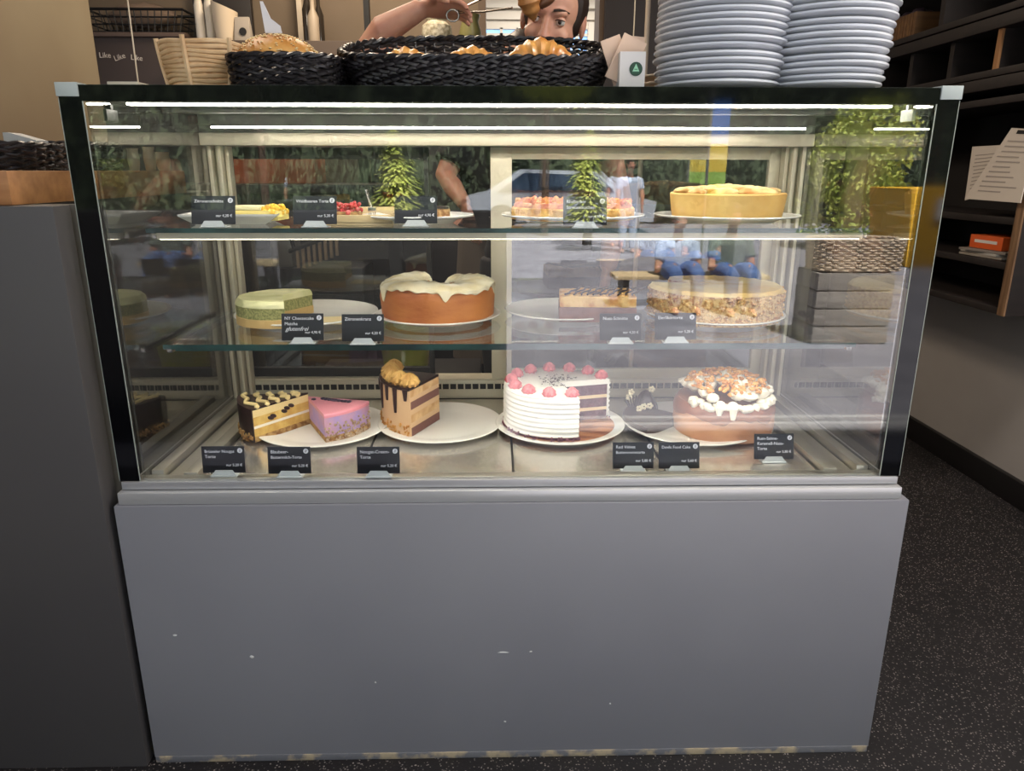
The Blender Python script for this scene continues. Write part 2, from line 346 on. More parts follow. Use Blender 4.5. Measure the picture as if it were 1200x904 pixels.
# ------------------------------------------------------------------ plates, cards
def plate_mb(r, h=.018, foot=.62, th=.004):
    return MB().lathe([(0, .004), (r*foot*.97, .004), (r*foot*.97, 0), (r*foot, 0), (r*(foot+.1), h*.45), (r*.985, h-th), (r, h-th*.4), (r*.992, h), (r*.97, h), (r*(foot+.12), h*.5+.001), (r*(foot-.02), .0075), (0, .0075)], n=56)
def plate(x, y, z, r, label, grp=None, name='cake_plate'):
    return solo(name, plate_mb(r), M['porcelain'], label, 'plate', (x, y, z+.0003), group=grp)
def mid_of(x0, x1, yf, z, r):
    """centre of a round thing of radius r whose front edge is at pixel row yf"""
    p = atZ((x0+x1)/2, yf, z); return p.x, p.y+r
EMB = None
def card(x0, x1, yb, z, lines, price, label, hand=None, w=.082, tilt=-14, holder=None):
    p = atZ((x0+x1)/2, yb, z); h = .053
    t = thing('price_card', label, 'price card', (p.x, p.y, z+.0004), rz=0, group=None)
    mx = Matrix.Rotation(R(tilt), 4, 'X')
    b = MB(); b.box((0, 0, .006+h/2), (w, .0022, h), bev=.0008, mx=mx); b.build('card_panel', M['card'], t)
    hm = MB(); hm.prism([(-.024, 0), (.024, 0), (.016, .012), (-.016, .012)], -.0035, -.0016, mx=mx @ Matrix.Rotation(PI/2, 4, 'X') @ Matrix.Diagonal((1, 1, -1, 1)))
    hm.box((0, .006, .0012), (.05, .026, .0022), bev=.0006); hm.build('card_holder', M['acryl'], t)
    def put(me, px, pz, nm='lettering'):
        o = link(nm, me, M['chalk'], t); o.matrix_local = mx @ Matrix.Translation((px, -.0016, .006+pz)) @ Matrix.Rotation(PI/2, 4, 'X')
    for i, s in enumerate(lines): put(text_mesh(s, .0088 if len(s) < 15 else .0080), -w/2+.006, h-.0125-.0105*i)
    if price: put(text_mesh(price, .0072, 'RIGHT'), w/2-.005, .0135)
    if hand: put(text_mesh(hand, .0115, shear=.35), -w/2+.008, h-.034, 'handwriting')
    # round badge: pale disc with dark marks
    e = MB(); e.lathe([(0, 0), (.0048, 0), (.0048, .0004), (0, .0004)], n=20); eo = e.build('round_badge', M['chalk'], t)
    eo.matrix_local = mx @ Matrix.Translation((w/2-.0085, -.0012, .006+h-.0085)) @ Matrix.Rotation(PI/2, 4, 'X')
    q = MB()
    for k in range(3): q.box((0, (k-1)*.0019, .0005), (.0052-.0015*abs(k-1), .0007, .0003), rz=.5)
    q.build('badge_mark', M['card'], eo)
    return t
card(224, 277, 267, Z2, ['Zitronenschnitte'], 'nur 4,20 €', 'black price card reading Zitronenschnitte at left end of top shelf')
card(343, 396, 267, Z2, ['Waldbeeren Torte'], 'nur 5,20 €', 'black price card reading Waldbeeren Torte on the top shelf')
card(464, 511, 266, Z2, [], 'nur 4,90 €', 'price card on the top shelf in front of open sliding door')
card(659, 712, 268, Z2, ['Rhabarber', 'Streuselkuchen'], 'nur 4,90 €', 'price card in front of the flat crumble cake on top shelf')
card(330, 380, 403, Z1, ['NY Cheesecake', 'Matcha'], 'nur 4,90 €', 'black price card reading NY Cheesecake Matcha with handwritten glutenfrei', hand='glutenfrei')
card(401, 450, 404, Z1, ['Zitronenkranz'], 'nur 4,20 €', 'black price card reading Zitronenkranz before the glazed ring cake')
card(703, 751, 403, Z1, ['Nuss-Schnitte'], 'nur 4,20 €', 'price card below the rectangular nut bar on the middle shelf')
card(767, 816, 402, Z1, ['Eierlikörtorte'], 'nur 5,20 €', 'price card below the nut coated round cake on the middle shelf')
card(240, 287, 558, ZD+.009, ['Brüsseler Nougat', 'Torte'], 'nur 5,20 €', 'black price card reading Brüsseler Nougat Torte at bottom left', tilt=-6)
card(315, 365, 559, ZD+.009, ['Blaubeer-', 'Buttermilch-Torte'], 'nur 5,20 €', 'price card reading Blaubeer Buttermilch-Torte below the pink slice', tilt=-8)
card(419, 469, 559, ZD+.009, ['Nougat-Cream-', 'Torte'], 'nur 5,20 €', 'price card reading Nougat Cream Torte below the tall drip slice', tilt=-8)
card(718, 766, 553, ZD, ['Red Velvet', 'Buttercremetorte'], 'nur 5,80 €', 'price card reading Red Velvet near the bottom rail')
card(773, 818, 553, ZD, ['Devils Food Cake'], 'nur 5,60 €', 'price card reading Devils Food Cake near the bottom rail')
card(884, 929, 542, ZD, ['Rum-Sahne-', 'Karamell-Nuss-', 'Torte'], 'nur 5,80 €', 'price card reading Karamell-Nuss-Torte at bottom right')

# ------------------------------------------------------------------ cakes
def sector(layers, t, a0, a1, n=48, rough=0, seed=0):
    """stack of cake layers; layers: (part name, r0, r1, z0, z1, material, bevel)"""
    rng = random.Random(seed); full = abs(a1-a0-2*PI) < 1e-4
    for (nm, r0, r1, z0, z1, m, bv) in layers:
        prof = [(.0005, z0), (r0, z0), (r1, z1-bv), (r1-bv, z1), (.0005, z1)]
        def fn(a, j, r, z, rr=rough):
            if rr and j in (1, 2, 3): r += rng.uniform(-rr, rr)
            if rr and j in (3, 4): z += rng.uniform(-rr, rr)*.5
            return r, z
        MB().lathe(prof, n=n, a0=a0, a1=a1, closed=True, fn=fn if rough else None).build(nm, m, t, 35)
def swirl(c, r, h, turns=6, ridges=7, mx=None, mb=None):
    """piped rosette"""
    mb = mb or MB(); prof = [(r*.8, 0), (r, h*.25), (r*.85, h*.55), (r*.45, h*.85), (0.0003, h)]
    def fn(a, j, rr, z): return rr*(1+.2*cos(ridges*(a+z/h*1.6))), z
    mb.lathe(prof, c=c, n=ridges*6, fn=fn); return mb
CR = {}
CR['sponge'] = mat('yellow_sponge', (226, 190, 112), .9, var=(40, (206, 164, 88)), bump=(160, .5, .003))
CR['choc'] = mat('dark_chocolate', (48, 30, 30), .35, spec=.5, bump=(30, .1, .002))
CR['chocsponge'] = mat('dark_sponge', (122, 84, 78), .9, bump=(160, .6, .003))
CR['tansponge'] = mat('tan_sponge', (222, 184, 138), .9, var=(40, (196, 152, 104)), bump=(150, .6, .003))
CR['cream'] = mat('cream', (244, 236, 218), .55, bump=(35, .15, .003))
CR['custard'] = mat('custard_cream', (232, 208, 150), .55, bump=(40, .2, .003))
CR['crumb'] = mat('crumb', (196, 158, 104), .9, var=(90, (140, 98, 58), .4, .6), bump=(130, .9, .004))
CR['nuts'] = mat('chopped_nuts', (232, 196, 136), .8, var=(120, (194, 142, 84), .45, .6), speck=(170, (240, 216, 168), .3), bump=(170, 1, .005))

# ring cake with lemon glaze
def ring_cake():
    r = .127; x, y = mid_of(443, 574, 385, Z1+.006, r)
    plate(x, y-.002, Z1, .142, 'white plate under the glazed ring cake')
    t = thing('ring_cake', 'golden brown ring cake with white glaze, piece missing at back', 'cake', (x, y, Z1+.0085))
    a0, a1 = R(118), R(118+322); a0, a1 = R(112), R(112+318)
    crust = mat('golden_crust', (168, 92, 44), .5, var=(7, (206, 132, 66), .35, .7), bump=(60, .4, .003), stretch=(1, 1, 2.2))
    prof = [(.036, 0), (.118, 0), (.125, .006), (.128, .05), (.126, .066), (.116, .077), (.095, .083), (.06, .08), (.042, .07), (.034, .05)]
    rng = random.Random(4)
    def fn(a, j, rr, z): return rr*(1+.012*sin(9*a+j)), z+(.004*sin(3*a+1) if z > .06 else 0)
    MB().lathe(prof, n=90, a0=a0, a1=a1, closed=True, fn=fn).build('body', crust, t)
    ic = mat('lemon_glaze', (246, 238, 214), .22, coat=.3, var=(22, (236, 220, 180)), bump=(26, .3, .004))
    def drip(a): return .004*max(0, sin(7*a+1.2))**2+.020*max(0, sin(5*a+2.2))**14+.002*sin(23*a)
    def fi(a, j, rr, z):
        w = .012*sin(9*a+j); z += .004*sin(3*a+1)+.0012*sin(17*a+j*2)
        if j in (0, 1): z -= drip(a)
        return rr*(1+w), z
    pi = [(.1275, .0715), (.1295, .073), (.1275, .077), (.117, .0825), (.095, .0878), (.06, .085), (.04, .075), (.038, .072), (.06, .079), (.095, .082), (.115, .076)]
    MB().lathe(pi, n=150, a0=a0+.01, a1=a1-.01, closed=True, fn=fi).build('lemon_glaze', ic, t)
ring_cake()

def matcha():
    x, y = mid_of(253, 425, 391, Z1, .16); plate(x, y, Z1, .160, 'wide white platter under the green matcha cheesecake')
    cx = atZ(312, 384, Z1+.01).x+.012; r = .098; cy = atZ(300, 385, Z1+.01).y+r
    t = thing('matcha_cheesecake', 'pale green cheesecake half with marbled top on middle shelf', 'cake', (cx, cy, Z1+.0085))
    gr = mat('green_filling', (128, 130, 78), .8, var=(240, (168, 164, 104), .42, .6), bump=(90, .3, .003))
    tp = mat('green_cream_top', (204, 204, 148), .5, var=(16, (226, 222, 176)), bump=(14, .5, .006), stretch=(.6, 2, 1))
    sector([('biscuit_base', r, r, 0, .018, mat('matcha_base', (206, 172, 112), .85, bump=(80, .3, .003)), .001), ('filling', r-.001, r-.001, .018, .042, gr, .001), ('topping', r, r-.002, .042, .056, tp, .006)], t, R(62), R(62+226), 60, .0008, 3)
    # flat leftover paper beside it
    p = MB(); q = atZ(385, 377, Z1+.012)
    pts = [(-.065, -.035), (.06, -.04), (.075, .02), (.03, .045), (-.06, .04)]
    p.prism(pts, 0, .002); solo('baking_paper', p, mat('baking_paper', (226, 206, 158), .8, bump=(20, .6, .006)), 'crumpled pale baking paper lying beside the matcha cheesecake', 'paper', (q.x, q.y+.02, Z1+.009), rz=.1)
matcha()

def nut_slab():
    x, y = mid_of(597, 741, 384, Z1, .142); plate(x, y, Z1, .142, 'white plate holding the rectangular nut bar')
    p = atZ(703, 379, Z1+.009); t = thing('nut_bar', 'rectangular nut bar with caramel almond top and dark stripes', 'cake', (p.x, p.y+.068, Z1+.0085), rz=R(-4))
    w, d = .168, .12
    MB().box((0, 0, .0165), (w, d, .033), bev=.003).build('dark_base', mat('marzipan_base', (128, 88, 78), .8, var=(24, (104, 66, 60)), bump=(40, .5, .004)), t)
    MB().box((0, 0, .045), (w-.002, d-.002, .024), bev=.003).build('nut_layer', mat('caramel_nuts', (204, 142, 74), .5, var=(30, (236, 196, 130), .4, .6), bump=(60, .9, .006)), t)
    tp = MB(); rng = random.Random(5)
    for i in range(60):
        tp.sphere((rng.uniform(-w/2+.01, w/2-.01), rng.uniform(-d/2+.01, d/2-.01), .0575), (rng.uniform(.006, .012), rng.uniform(.004, .008), .003), 8, 6, mx=Matrix.Rotation(rng.uniform(0, 3), 4, 'Z'))
    tp.build('almond_flakes', mat('almond_flakes', (236, 194, 124), .45, var=(40, (208, 150, 80))), t)
    sx = MB()
    for i in range(10):
        xx = -w/2+.012+i*.016; sx.loft([(xx+k*.006+.004*sin(k*1.7+i), -d/2+.004+k*(d-.008)/7, .061) for k in range(8)], .0022, 6)
    sx.build('chocolate_stripes', CR['choc'], t)
nut_slab()

def nut_cake():
    r = .150; x, y = mid_of(781, 938, 385, Z1+.008, r); plate(x, y, Z1, .158, 'white plate under the nut coated round cake')
    t = thing('nut_coated_cake', 'round cream cake with chopped nut coated side on middle shelf', 'cake', (x, y, Z1+.0085))
    a0, a1 = R(165), R(165+318)
    sector([('nut_coating', r-.002, r-.002, 0, .064, CR['nuts'], .002), ('cream_top', r, r-.003, .0641, .072, mat('eggnog_cream', (240, 218, 158), .5, var=(9, (226, 190, 116)), bump=(12, .4, .006)), .005)], t, a0, a1, 80, .0018, 6)
    tp = MB(); rng = random.Random(8)
    for i in range(420):
        a = rng.uniform(a0, a1); z = rng.uniform(.002, .064); tp.sphere((r*cos(a)*1.0, r*sin(a)*1.0, z), (rng.uniform(.002, .004),)*3, 5, 4, jit=.3, rng=rng)
    tp.build('nut_pieces', CR['nuts'], t)
nut_cake()

# bottom deck plates
PR = .150
P1 = mid_of(285, 436, 527, ZD+.012, PR); P2 = mid_of(438, 583, 522, ZD+.012, PR*.96); P3 = mid_of(587, 739, 524, ZD+.012, PR); P4 = mid_of(752, 911, 525, ZD+.012, PR*1.04)
plate(*P1, ZD, PR, 'white plate carrying the striped slice and the pink slice')
plate(*P2, ZD, PR*.96, 'white plate, mostly empty, with the tall drip cake piece')
plate(*P3, ZD, PR, 'white plate under the white frosted red velvet cake')
plate(*P4, ZD, PR*1.04, 'white plate under the caramel nut cake at bottom right')
ZC = ZD+.0085

def striped_slice():
    # tip at the right rear, dark rim to the left
    tip = atZ(356, 506, ZC); a = R(203)
    L = .152
    t = thing('nougat_cake_slice', 'yellow cake slice with wavy cream and chocolate stripes, dark rim', 'cake slice', (-.468, .325, ZC))
    a0, a1 = R(186), R(186+48)
    sector([('biscuit_base', L, L, 0, .012, CR['crumb'], .001), ('sponge_layer', L, L, .012, .03, CR['sponge'], .001), ('cream_layer', L, L, .03, .036, CR['cream'], .001), ('sponge_layer', L, L, .036, .056, CR['sponge'], .001), ('custard_layer', L, L, .056, .072, CR['custard'], .001), ('chocolate_top', L, L, .072, .076, CR['choc'], .001)], t, a0, a1, 20)
    MB().lathe([(L, 0), (L+.003, 0), (L+.003, .076), (L, .076)], n=20, a0=a0, a1=a1, closed=True).build('chocolate_rim', CR['choc'], t)
    st = MB()
    for i in range(5):
        rr = .03+i*.027; ww = [rr+.006*sin(k*1.6) for k in range(9)]
        st.loft([(w_*cos(a0+(a1-a0)*k/8), w_*sin(a0+(a1-a0)*k/8), .0785) for k, w_ in enumerate(ww)], .0042, 8)
        st.sphere((rr*cos(a1-.02), rr*sin(a1-.02), .0775), (.0058, .0058, .005), 10, 6)
    st.build('cream_stripes', CR['custard'], t)
    dp = MB()
    for i, (rr, z) in enumerate(((.05, .058), (.062, .055), (.07, .05), (.1, .047), (.107, .044))):
        dp.sphere((rr*cos(a1), rr*sin(a1), z), (.009, .002, .0045), 8, 6, mx=Matrix.Rotation(a1, 4, 'Z') @ Matrix.Rotation(-.4, 4, 'Y'))
    dp.build('chocolate_chunks', CR['choc'], t)
    cb = MB(); rng = random.Random(3)
    for i in range(90):
        a = rng.uniform(a0, a1); cb.sphere(((L+.004)*cos(a), (L+.004)*sin(a), rng.uniform(0, .018)), rng.uniform(.002, .0035), 5, 4, jit=.3, rng=rng)
    cb.build('crumb_trim', CR['crumb'], t)
striped_slice()

def pink_slice():
    tip = atZ(362, 490, ZC)
    t = thing('blueberry_cake_slice', 'pink topped cake slice with purple cream and crumb edge', 'cake slice', (-.474, .335, ZC))
    L = .155; a0, a1 = R(-63), R(-14)
    pk = mat('pink_glaze', (230, 150, 166), .3, coat=.2); pu = mat('purple_cream', (204, 158, 182), .6, var=(22, (176, 152, 204)), bump=(60, .3, .003)); 
    sector([('crumb_base', L, L, 0, .013, CR['crumb'], .001), ('berry_cream', L-.001, L-.001, .013, .056, pu, .001), ('pink_glaze', L, L, .056, .064, pk, .002)], t, a0, a1, 24)
    cb = MB(); rng = random.Random(9)
    for i in range(170):
        a = rng.uniform(a0, a1); z = rng.random()**2*.042; cb.sphere(((L+.001)*cos(a), (L+.001)*sin(a), z), rng.uniform(.0018, .0034), 5, 4, jit=.3, rng=rng)
    cb.build('crumb_trim', mat('coconut_crumb', (208, 186, 160), .9, var=(80, (160, 130, 104))), t)
    dc = MB()
    for i in range(9): a = R(-30)+i*.012; dc.sphere(((.05+.0085*i)*cos(a), (.05+.0085*i)*sin(a), .066), (.0065, .0045, .003), 8, 6, mx=Matrix.Rotation(i*.9, 4, 'Z'))
    dc.sphere((.036*cos(-.9), .036*sin(-.9), .0655), (.006, .005, .003), 8, 6)
    dc.build('berry_streak', mat('dark_berry', (66, 54, 74), .3), t)
pink_slice()

def drip_piece():
    ap = atZ(514, 492, ZC); L = .135
    t = thing('nougat_drip_cake', 'tall tan cake piece with chocolate drips and piped rosettes', 'cake', (-.168, .352, ZC))
    a0, a1 = R(158), R(158+88)
    tan = mat('nougat_buttercream', (214, 176, 136), .55, bump=(30, .1, .002))
    H = .112
    for k, (z0, z1, m, nm) in enumerate(((0, .02, CR['chocsponge'], 'sponge_layer'), (.02, .032, tan, 'cream_layer'), (.032, .05, CR['tansponge'], 'sponge_layer'), (.05, .062, tan, 'cream_layer'), (.062, .08, CR['chocsponge'], 'sponge_layer'), (.08, .09, tan, 'cream_layer'), (.09, .106, CR['tansponge'], 'sponge_layer'))):
        sector([(nm, L-.004, L-.004, z0, z1, m, .0005)], t, a0, a1, 24)
    MB().lathe([(L-.004, 0), (L, 0), (L, .107), (L-.004, .107)], n=24, a0=a0, a1=a1, closed=True).build('buttercream_side', tan, t)
    sector([('chocolate_top', L+.001, L+.001, .1062, H, CR['choc'], .002)], t, a0, a1, 24)
    d = MB()
    for i in range(7):
        a = a0+.12+(a1-a0-.2)*i/6; ln = (.03, .055, .022, .062, .035, .058, .026)[i]; rr = L+.0015
        d.loft([(rr*cos(a), rr*sin(a), .109), (rr*cos(a), rr*sin(a), .109-ln*.6), (rr*cos(a), rr*sin(a), .109-ln)], [(.008, .003), (.0055, .003), (.004, .002)], 8, side=(-sin(a), cos(a), 0))
    d.build('chocolate_drips', CR['choc'], t)
    s = MB(); pl = mat('piped_nougat', (216, 172, 100), .6, var=(30, (190, 140, 74)))
    for i in range(6):
        a = a0+.12+(a1-a0-.24)*i/5; swirl(((L-.024)*cos(a), (L-.024)*sin(a), H), .021, .030, mb=s, ridges=9)
    s.build('piped_rosettes', pl, t)
    cb = MB(); rng = random.Random(2)
    for i in range(160):
        a = rng.uniform(a0, a1); z = rng.random()**2*.028; cb.sphere(((L+.001)*cos(a), (L+.001)*sin(a), z), rng.uniform(.002, .0036), 5, 4, jit=.3, rng=rng)
    cb.build('brittle_trim', mat('brittle', (212, 158, 84), .6, var=(60, (170, 110, 50))), t)
drip_piece()

def red_velvet():
    x, y = P3; y += .002; r = .128
    t = thing('red_velvet_cake', 'white ridged cream cake with pink rosettes, wedge cut out', 'cake', (x-.004, y, ZC))
    MB().lathe([(0, 0), (r+.006, 0), (r+.006, .004), (r, .006), (0, .006)], n=64).build('cocoa_base', mat('cocoa_crumb_base', (132, 82, 66), .85, var=(26, (186, 128, 92), .4, .6), bump=(70, .8, .004), stretch=(.5, 2, 1)), t)
    # remaining part: the wedge from front-right to right is gone
    a0, a1 = R(14), R(14+272)
    vel = mat('velvet_sponge', (112, 70, 82), .9, var=(60, (82, 42, 60)), bump=(150, .6, .003)); cr = mat('filling_cream', (240, 214, 174), .6)
    z = .006
    for h, m, nm in ((.022, vel, 'sponge_layer'), (.008, cr, 'cream_layer'), (.022, vel, 'sponge_layer'), (.008, cr, 'cream_layer'), (.024, vel, 'sponge_layer')):
        sector([(nm, r-.008, r-.008, z, z+h, m, .0004)], t, a0, a1, 50); z += h
    H = .1
    fr = mat('white_frosting', (246, 242, 234), .5, bump=(30, .08, .002))
    prof = [(r-.0085, .012)]
    for i in range(37):
        zz = .012+(H-.012)*i/36; prof.append((r-.002+.0018*sin(i*2*PI/4.5), zz))
    prof += [(r-.006, H+.003), (.0005, H+.003), (.0005, z+.0004), (r-.0085, z+.0004)]
    MB().lathe(prof, n=72, a0=a0, a1=a1, closed=True, fn=lambda a, j, rr, zz: (rr, zz+(.0012*sin(3*a) if 1 <= j <= 37 else 0))).build('white_frosting', fr, t, 60)
    s = MB(); pk = mat('raspberry_cream', (226, 122, 126), .55, var=(60, (204, 88, 96)))
    for i in range(11):
        a = a0+.1+(a1-a0-.2)*i/10; swirl(((r-.019)*cos(a), (r-.019)*sin(a), H+.003), .0145, .021, mb=s, ridges=7)
    s.build('pink_rosettes', pk, t)
    c = MB(); rng = random.Random(12)
    for i in range(90):
        a = rng.uniform(a0, a1); q = rng.random()*.055
        c.box((q*cos(a), q*sin(a)+.012, H+.0045), (rng.uniform(.002, .007), .0014, .0012), rz=rng.uniform(0, 3))
    c.build('chocolate_shavings', CR['choc'], t)
    b = MB()
    for i in range(120):
        a = rng.uniform(a0, a1); b.sphere((r*cos(a), r*sin(a), rng.uniform(.006, .014)), rng.uniform(.0018, .0034), 5, 4, jit=.3, rng=rng)
    b.build('crumb_trim', mat('cocoa_crumbs', (128, 84, 96), .9), t)
red_velvet()

def caramel_cake():
    x, y = P4; r = .110; cx = atZ(858, 515, ZC).x; cy = atZ(854, 521, ZC).y+r
    t = thing('caramel_nut_cake', 'brown caramel cake heaped with whipped cream and nut brittle', 'cake', (cx, cy, ZC))
    sd = mat('caramel_side', (200, 148, 112), .5, var=(8, (176, 122, 90)), bump=(14, .3, .006))
    def fn(a, j, rr, z): return rr*(1+.01*sin(5*a+j)), z
    MB().lathe([(.0005, 0), (r, 0), (r+.003, .02), (r+.001, .05), (r-.004, .068), (r-.012, .074), (.0005, .076)], n=64, fn=fn).build('cake_body', sd, t)
    MB().lathe([(r-.0005, .052), (r+.003, .054), (r+.001, .066), (r-.006, .0755), (r-.016, .0775), (.0005, .079), (.0005, .077), (r-.016, .075), (r-.008, .072)], n=90, closed=True, fn=lambda a, j, rr, z: (rr, z-(.012*max(0, sin(6*a+1))+.006*max(0, sin(13*a)) if j in (0, 1) else 0))).build('caramel_drip', mat('caramel_glaze', (142, 90, 68), .3, coat=.2), t)
    c = MB(); rng = random.Random(21)
    for i in range(46):
        a = rng.uniform(0, 2*PI); q = (r-.016)*rng.random()**.5; h = .086+.034*(1-(q/r)**2)
        c.sphere((q*cos(a), q*sin(a), h), (rng.uniform(.012, .02), rng.uniform(.012, .018), rng.uniform(.009, .014)), 10, 8, jit=.12, rng=rng)
    for a_, ln in ((-112, .012), (-97, .020)):
        a = R(a_); c.loft([((r-.014)*cos(a), (r-.014)*sin(a), .084), ((r+.001)*cos(a), (r+.001)*sin(a), .077), ((r+.003)*cos(a), (r+.003)*sin(a), .076-ln)], [.011, .009, .005], 8)
    for i in range(26):
        a = R(-150+i*5.6); q = r-.014+rng.uniform(-.006, .010); c.sphere((q*cos(a), q*sin(a), .078+rng.uniform(-.006, .006)), (rng.uniform(.008, .014), rng.uniform(.008, .013), rng.uniform(.006, .011)), 10, 8, jit=.12, rng=rng)
    c.build('whipped_cream', CR['cream'], t)
    nb = MB()
    for i in range(210):
        a = rng.uniform(0, 2*PI); q = (r-.016)*rng.random()**.5; h = .097+.034*(1-(q/r)**2)
        nb.sphere((q*cos(a), q*sin(a), h+rng.uniform(-.002, .006)), (rng.uniform(.004, .009), rng.uniform(.003, .006), rng.uniform(.0025, .005)), 6, 5, jit=.2, rng=rng, mx=Matrix.Rotation(rng.uniform(0, 3), 4, 'Z') @ Matrix.Rotation(rng.uniform(-.7, .7), 4, 'X'))
    nb.build('nut_brittle', mat('nut_brittle', (230, 176, 104), .4, var=(50, (196, 128, 62))), t)
caramel_cake()

def devils_food():
    p = atZ(792, 470, ZC); x, y = P4
    t = thing('devils_food_cake', 'low dark chocolate cake piece with white flower decorations', 'cake', (x-.015, y+.015, ZC))
    a0, a1 = R(140), R(140+82); L = .142
    sector([('chocolate_body', L, L-.002, 0, .02, CR['choc'], .003)], t, a0, a1, 24)
    cn = MB(); cn.lathe([(0.0005, 0), (.034, 0), (.03, .02), (.018, .042), (.008, .056), (.0005, .06)], n=24, c=(-.075, .075, 0), fn=lambda a, j, r, z: (r*(1+.1*sin(5*a)), z)); cn.build('chocolate_mound', CR['choc'], t)
    fl = MB(); wm = mat('sugar_flower', (238, 226, 196), .6)
    for (fx, fy, fz) in ((-.118, .062, .045), (-.112, .068, .055), (-.098, .03, .026), (-.085, .04, .028), (-.07, .045, .028), (-.062, .07, .062)):
        for k in range(5): fl.sphere((fx+.005*cos(k*2*PI/5), fy, fz+.005*sin(k*2*PI/5)), (.0038, .002, .0038), 7, 5)
    fl.build('sugar_flowers', wm, t)
    st = MB()
    for i in range(14): a = i*.45; st.loft([(-.105, .06, .0), (-.105+.018*cos(a), .06, .03+.02*abs(sin(a)))], .0012, 5)
    st.build('chocolate_twigs', CR['choc'], t)
devils_food()

# top shelf
def top_shelf():
    # square white plate with upturned edges and lemon bar
    c = atZ(275, 262, Z2); w = .125
    m = MB(); m.lathe([(0, .002), (.07, .002), (.076, .0), (.105, .017), (.106, .021), (.075, .0065), (0, .006)], n=4, a0=PI/4, a1=PI/4+2*PI)
    bmesh.ops.scale(m.bm, vec=(1.25, 1, 1), verts=m.bm.verts[:])
    solo('square_plate', m, M['porcelain'], 'square white plate with raised rim under the lemon bar', 'plate', (c.x, .25, Z2+.0003), rz=.1, smooth=20)
    t = thing('lemon_bar', 'pale yellow lemon bar slice on the square plate, top shelf', 'cake slice', (atY(304, 250, .25).x, .245, Z2+.0068), rz=R(-6))
    MB().box((0, 0, .010), (.105, .06, .02), bev=.003).build('sponge', mat('lemon_sponge', (240, 220, 130), .8, bump=(90, .3, .003)), t)
    MB().box((-.018, 0, .0245), (.07, .058, .008), bev=.003).build('icing', mat('lemon_icing', (250, 240, 190), .4), t)
    r = MB(); rng = random.Random(4)
    for i in range(34): r.sphere((rng.uniform(.016, .052), rng.uniform(-.028, .028), rng.uniform(.012, .026)), rng.uniform(.005, .008), 7, 5, jit=.15, rng=rng)
    r.build('lemon_topping', mat('lemon_curd_pieces', (246, 196, 58), .35), t)
    # wooden tray with berry torte and fork
    cx = (atY(372, 255, .24).x+atY(465, 255, .24).x)/2
    tr = thing('wooden_tray', 'small pale wooden tray holding the red berry torte', 'tray', (cx, .25, Z2+.0003)); tm = wood('pale_tray_wood', (226, 206, 164), (206, 180, 132), .6)
    b = MB(); b.box((0, 0, .003), (.16, .14, .006), bev=.001); b.build('tray_base', tm, tr)
    b = MB(); b.box((0, -.068, .011), (.16, .004, .017), bev=.001); b.box((0, .068, .016), (.16, .004, .026), bev=.001); b.box((-.078, 0, .013), (.004, .132, .02), bev=.001); b.box((.078, 0, .013), (.004, .132, .02), bev=.001); b.build('tray_rim', tm, tr)
    k = thing('berry_torte', 'slice of berry torte topped with red berries on tray', 'cake slice', (atY(407, 250, .25).x, .235, Z2+.0065))
    MB().box((0, 0, .009), (.06, .05, .018), bev=.002).build('sponge', CR['crumb'], k)
    b = MB()
    for i in range(46): b.sphere((rng.uniform(-.03, .03), rng.uniform(-.025, .025), rng.uniform(.016, .034)), rng.uniform(.004, .0062), 8, 6)
    b.build('berries', mat('red_berries', (186, 36, 44), .25, var=(50, (226, 120, 116), .5, .7), coat=.3), k)
    fx = atY(437, 250, .22)
    f = MB()
    for i in range(4): f.loft([(-.006+i*.004, 0, 0), (-.006+i*.004, 0, .02)], .0007, 5)
    f.box((0, 0, .023), (.016, .0015, .007), bev=.0005); f.loft([(0, 0, .026), (-.006, .008, .04), (-.012, .016, .06)], [.002, .0022, .0035], 6)
    solo('cake_fork', f, M['steel'], 'steel fork leaning in the wooden tray', 'fork', (fx.x, .21, Z2+.0066))
    # plates and cakes to the right
    x, y = mid_of(492, 552, 272, Z2, .09); plate(atY(490, 266, .24).x, .255, Z2, .115, 'white plate behind the unlettered card on top shelf')
    s = thing('brownie', 'small brown pastry on the plate near the open door', 'pastry', (atY(518, 250, .27).x, .27, Z2+.008)); MB().box((0, 0, .01), (.032, .03, .02), bev=.003).build('pastry_base', CR['crumb'], s); MB().box((0, 0, .0225), (.03, .028, .005), bev=.002).build('topping', CR['choc'], s)
    cx = atY(671, 245, .27).x; plate(cx, .27, Z2, .150, 'white plate under the flat crumble cake, top shelf')
    t = thing('crumble_cake', 'flat round crumble cake with reddish fruit on the top shelf', 'cake', (cx, .27, Z2+.0085)); rr = .128
    sector([('pastry_base', rr, rr, 0, .024, mat('yellow_crumble', (222, 180, 104), .85, var=(60, (186, 134, 66)), bump=(90, 1, .005)), .003), ('fruit_layer', rr-.004, rr-.006, .0242, .033, mat('fruit_layer', (176, 92, 70), .5, var=(40, (206, 150, 100)), bump=(50, .8, .005)), .003)], t, 0, 2*PI, 64, .0012, 5)
    c = MB()
    for i in range(150): a = rng.uniform(0, 2*PI); q = .12*rng.random()**.5; c.sphere((q*cos(a), q*sin(a), .034), rng.uniform(.004, .008), 6, 5, jit=.25, rng=rng)
    c.build('crumbles', mat('crumble_bits', (214, 158, 92), .85, var=(50, (186, 98, 70))), t)
    cx = atY(852, 245, .26).x; plate(cx, .265, Z2, .150, 'white plate under the tall meringue pie, top shelf'); rr = .118
    t = thing('apple_pie', 'tall pale yellow pie with browned ruffled top, top shelf right', 'pie', (cx, .265, Z2+.0085))
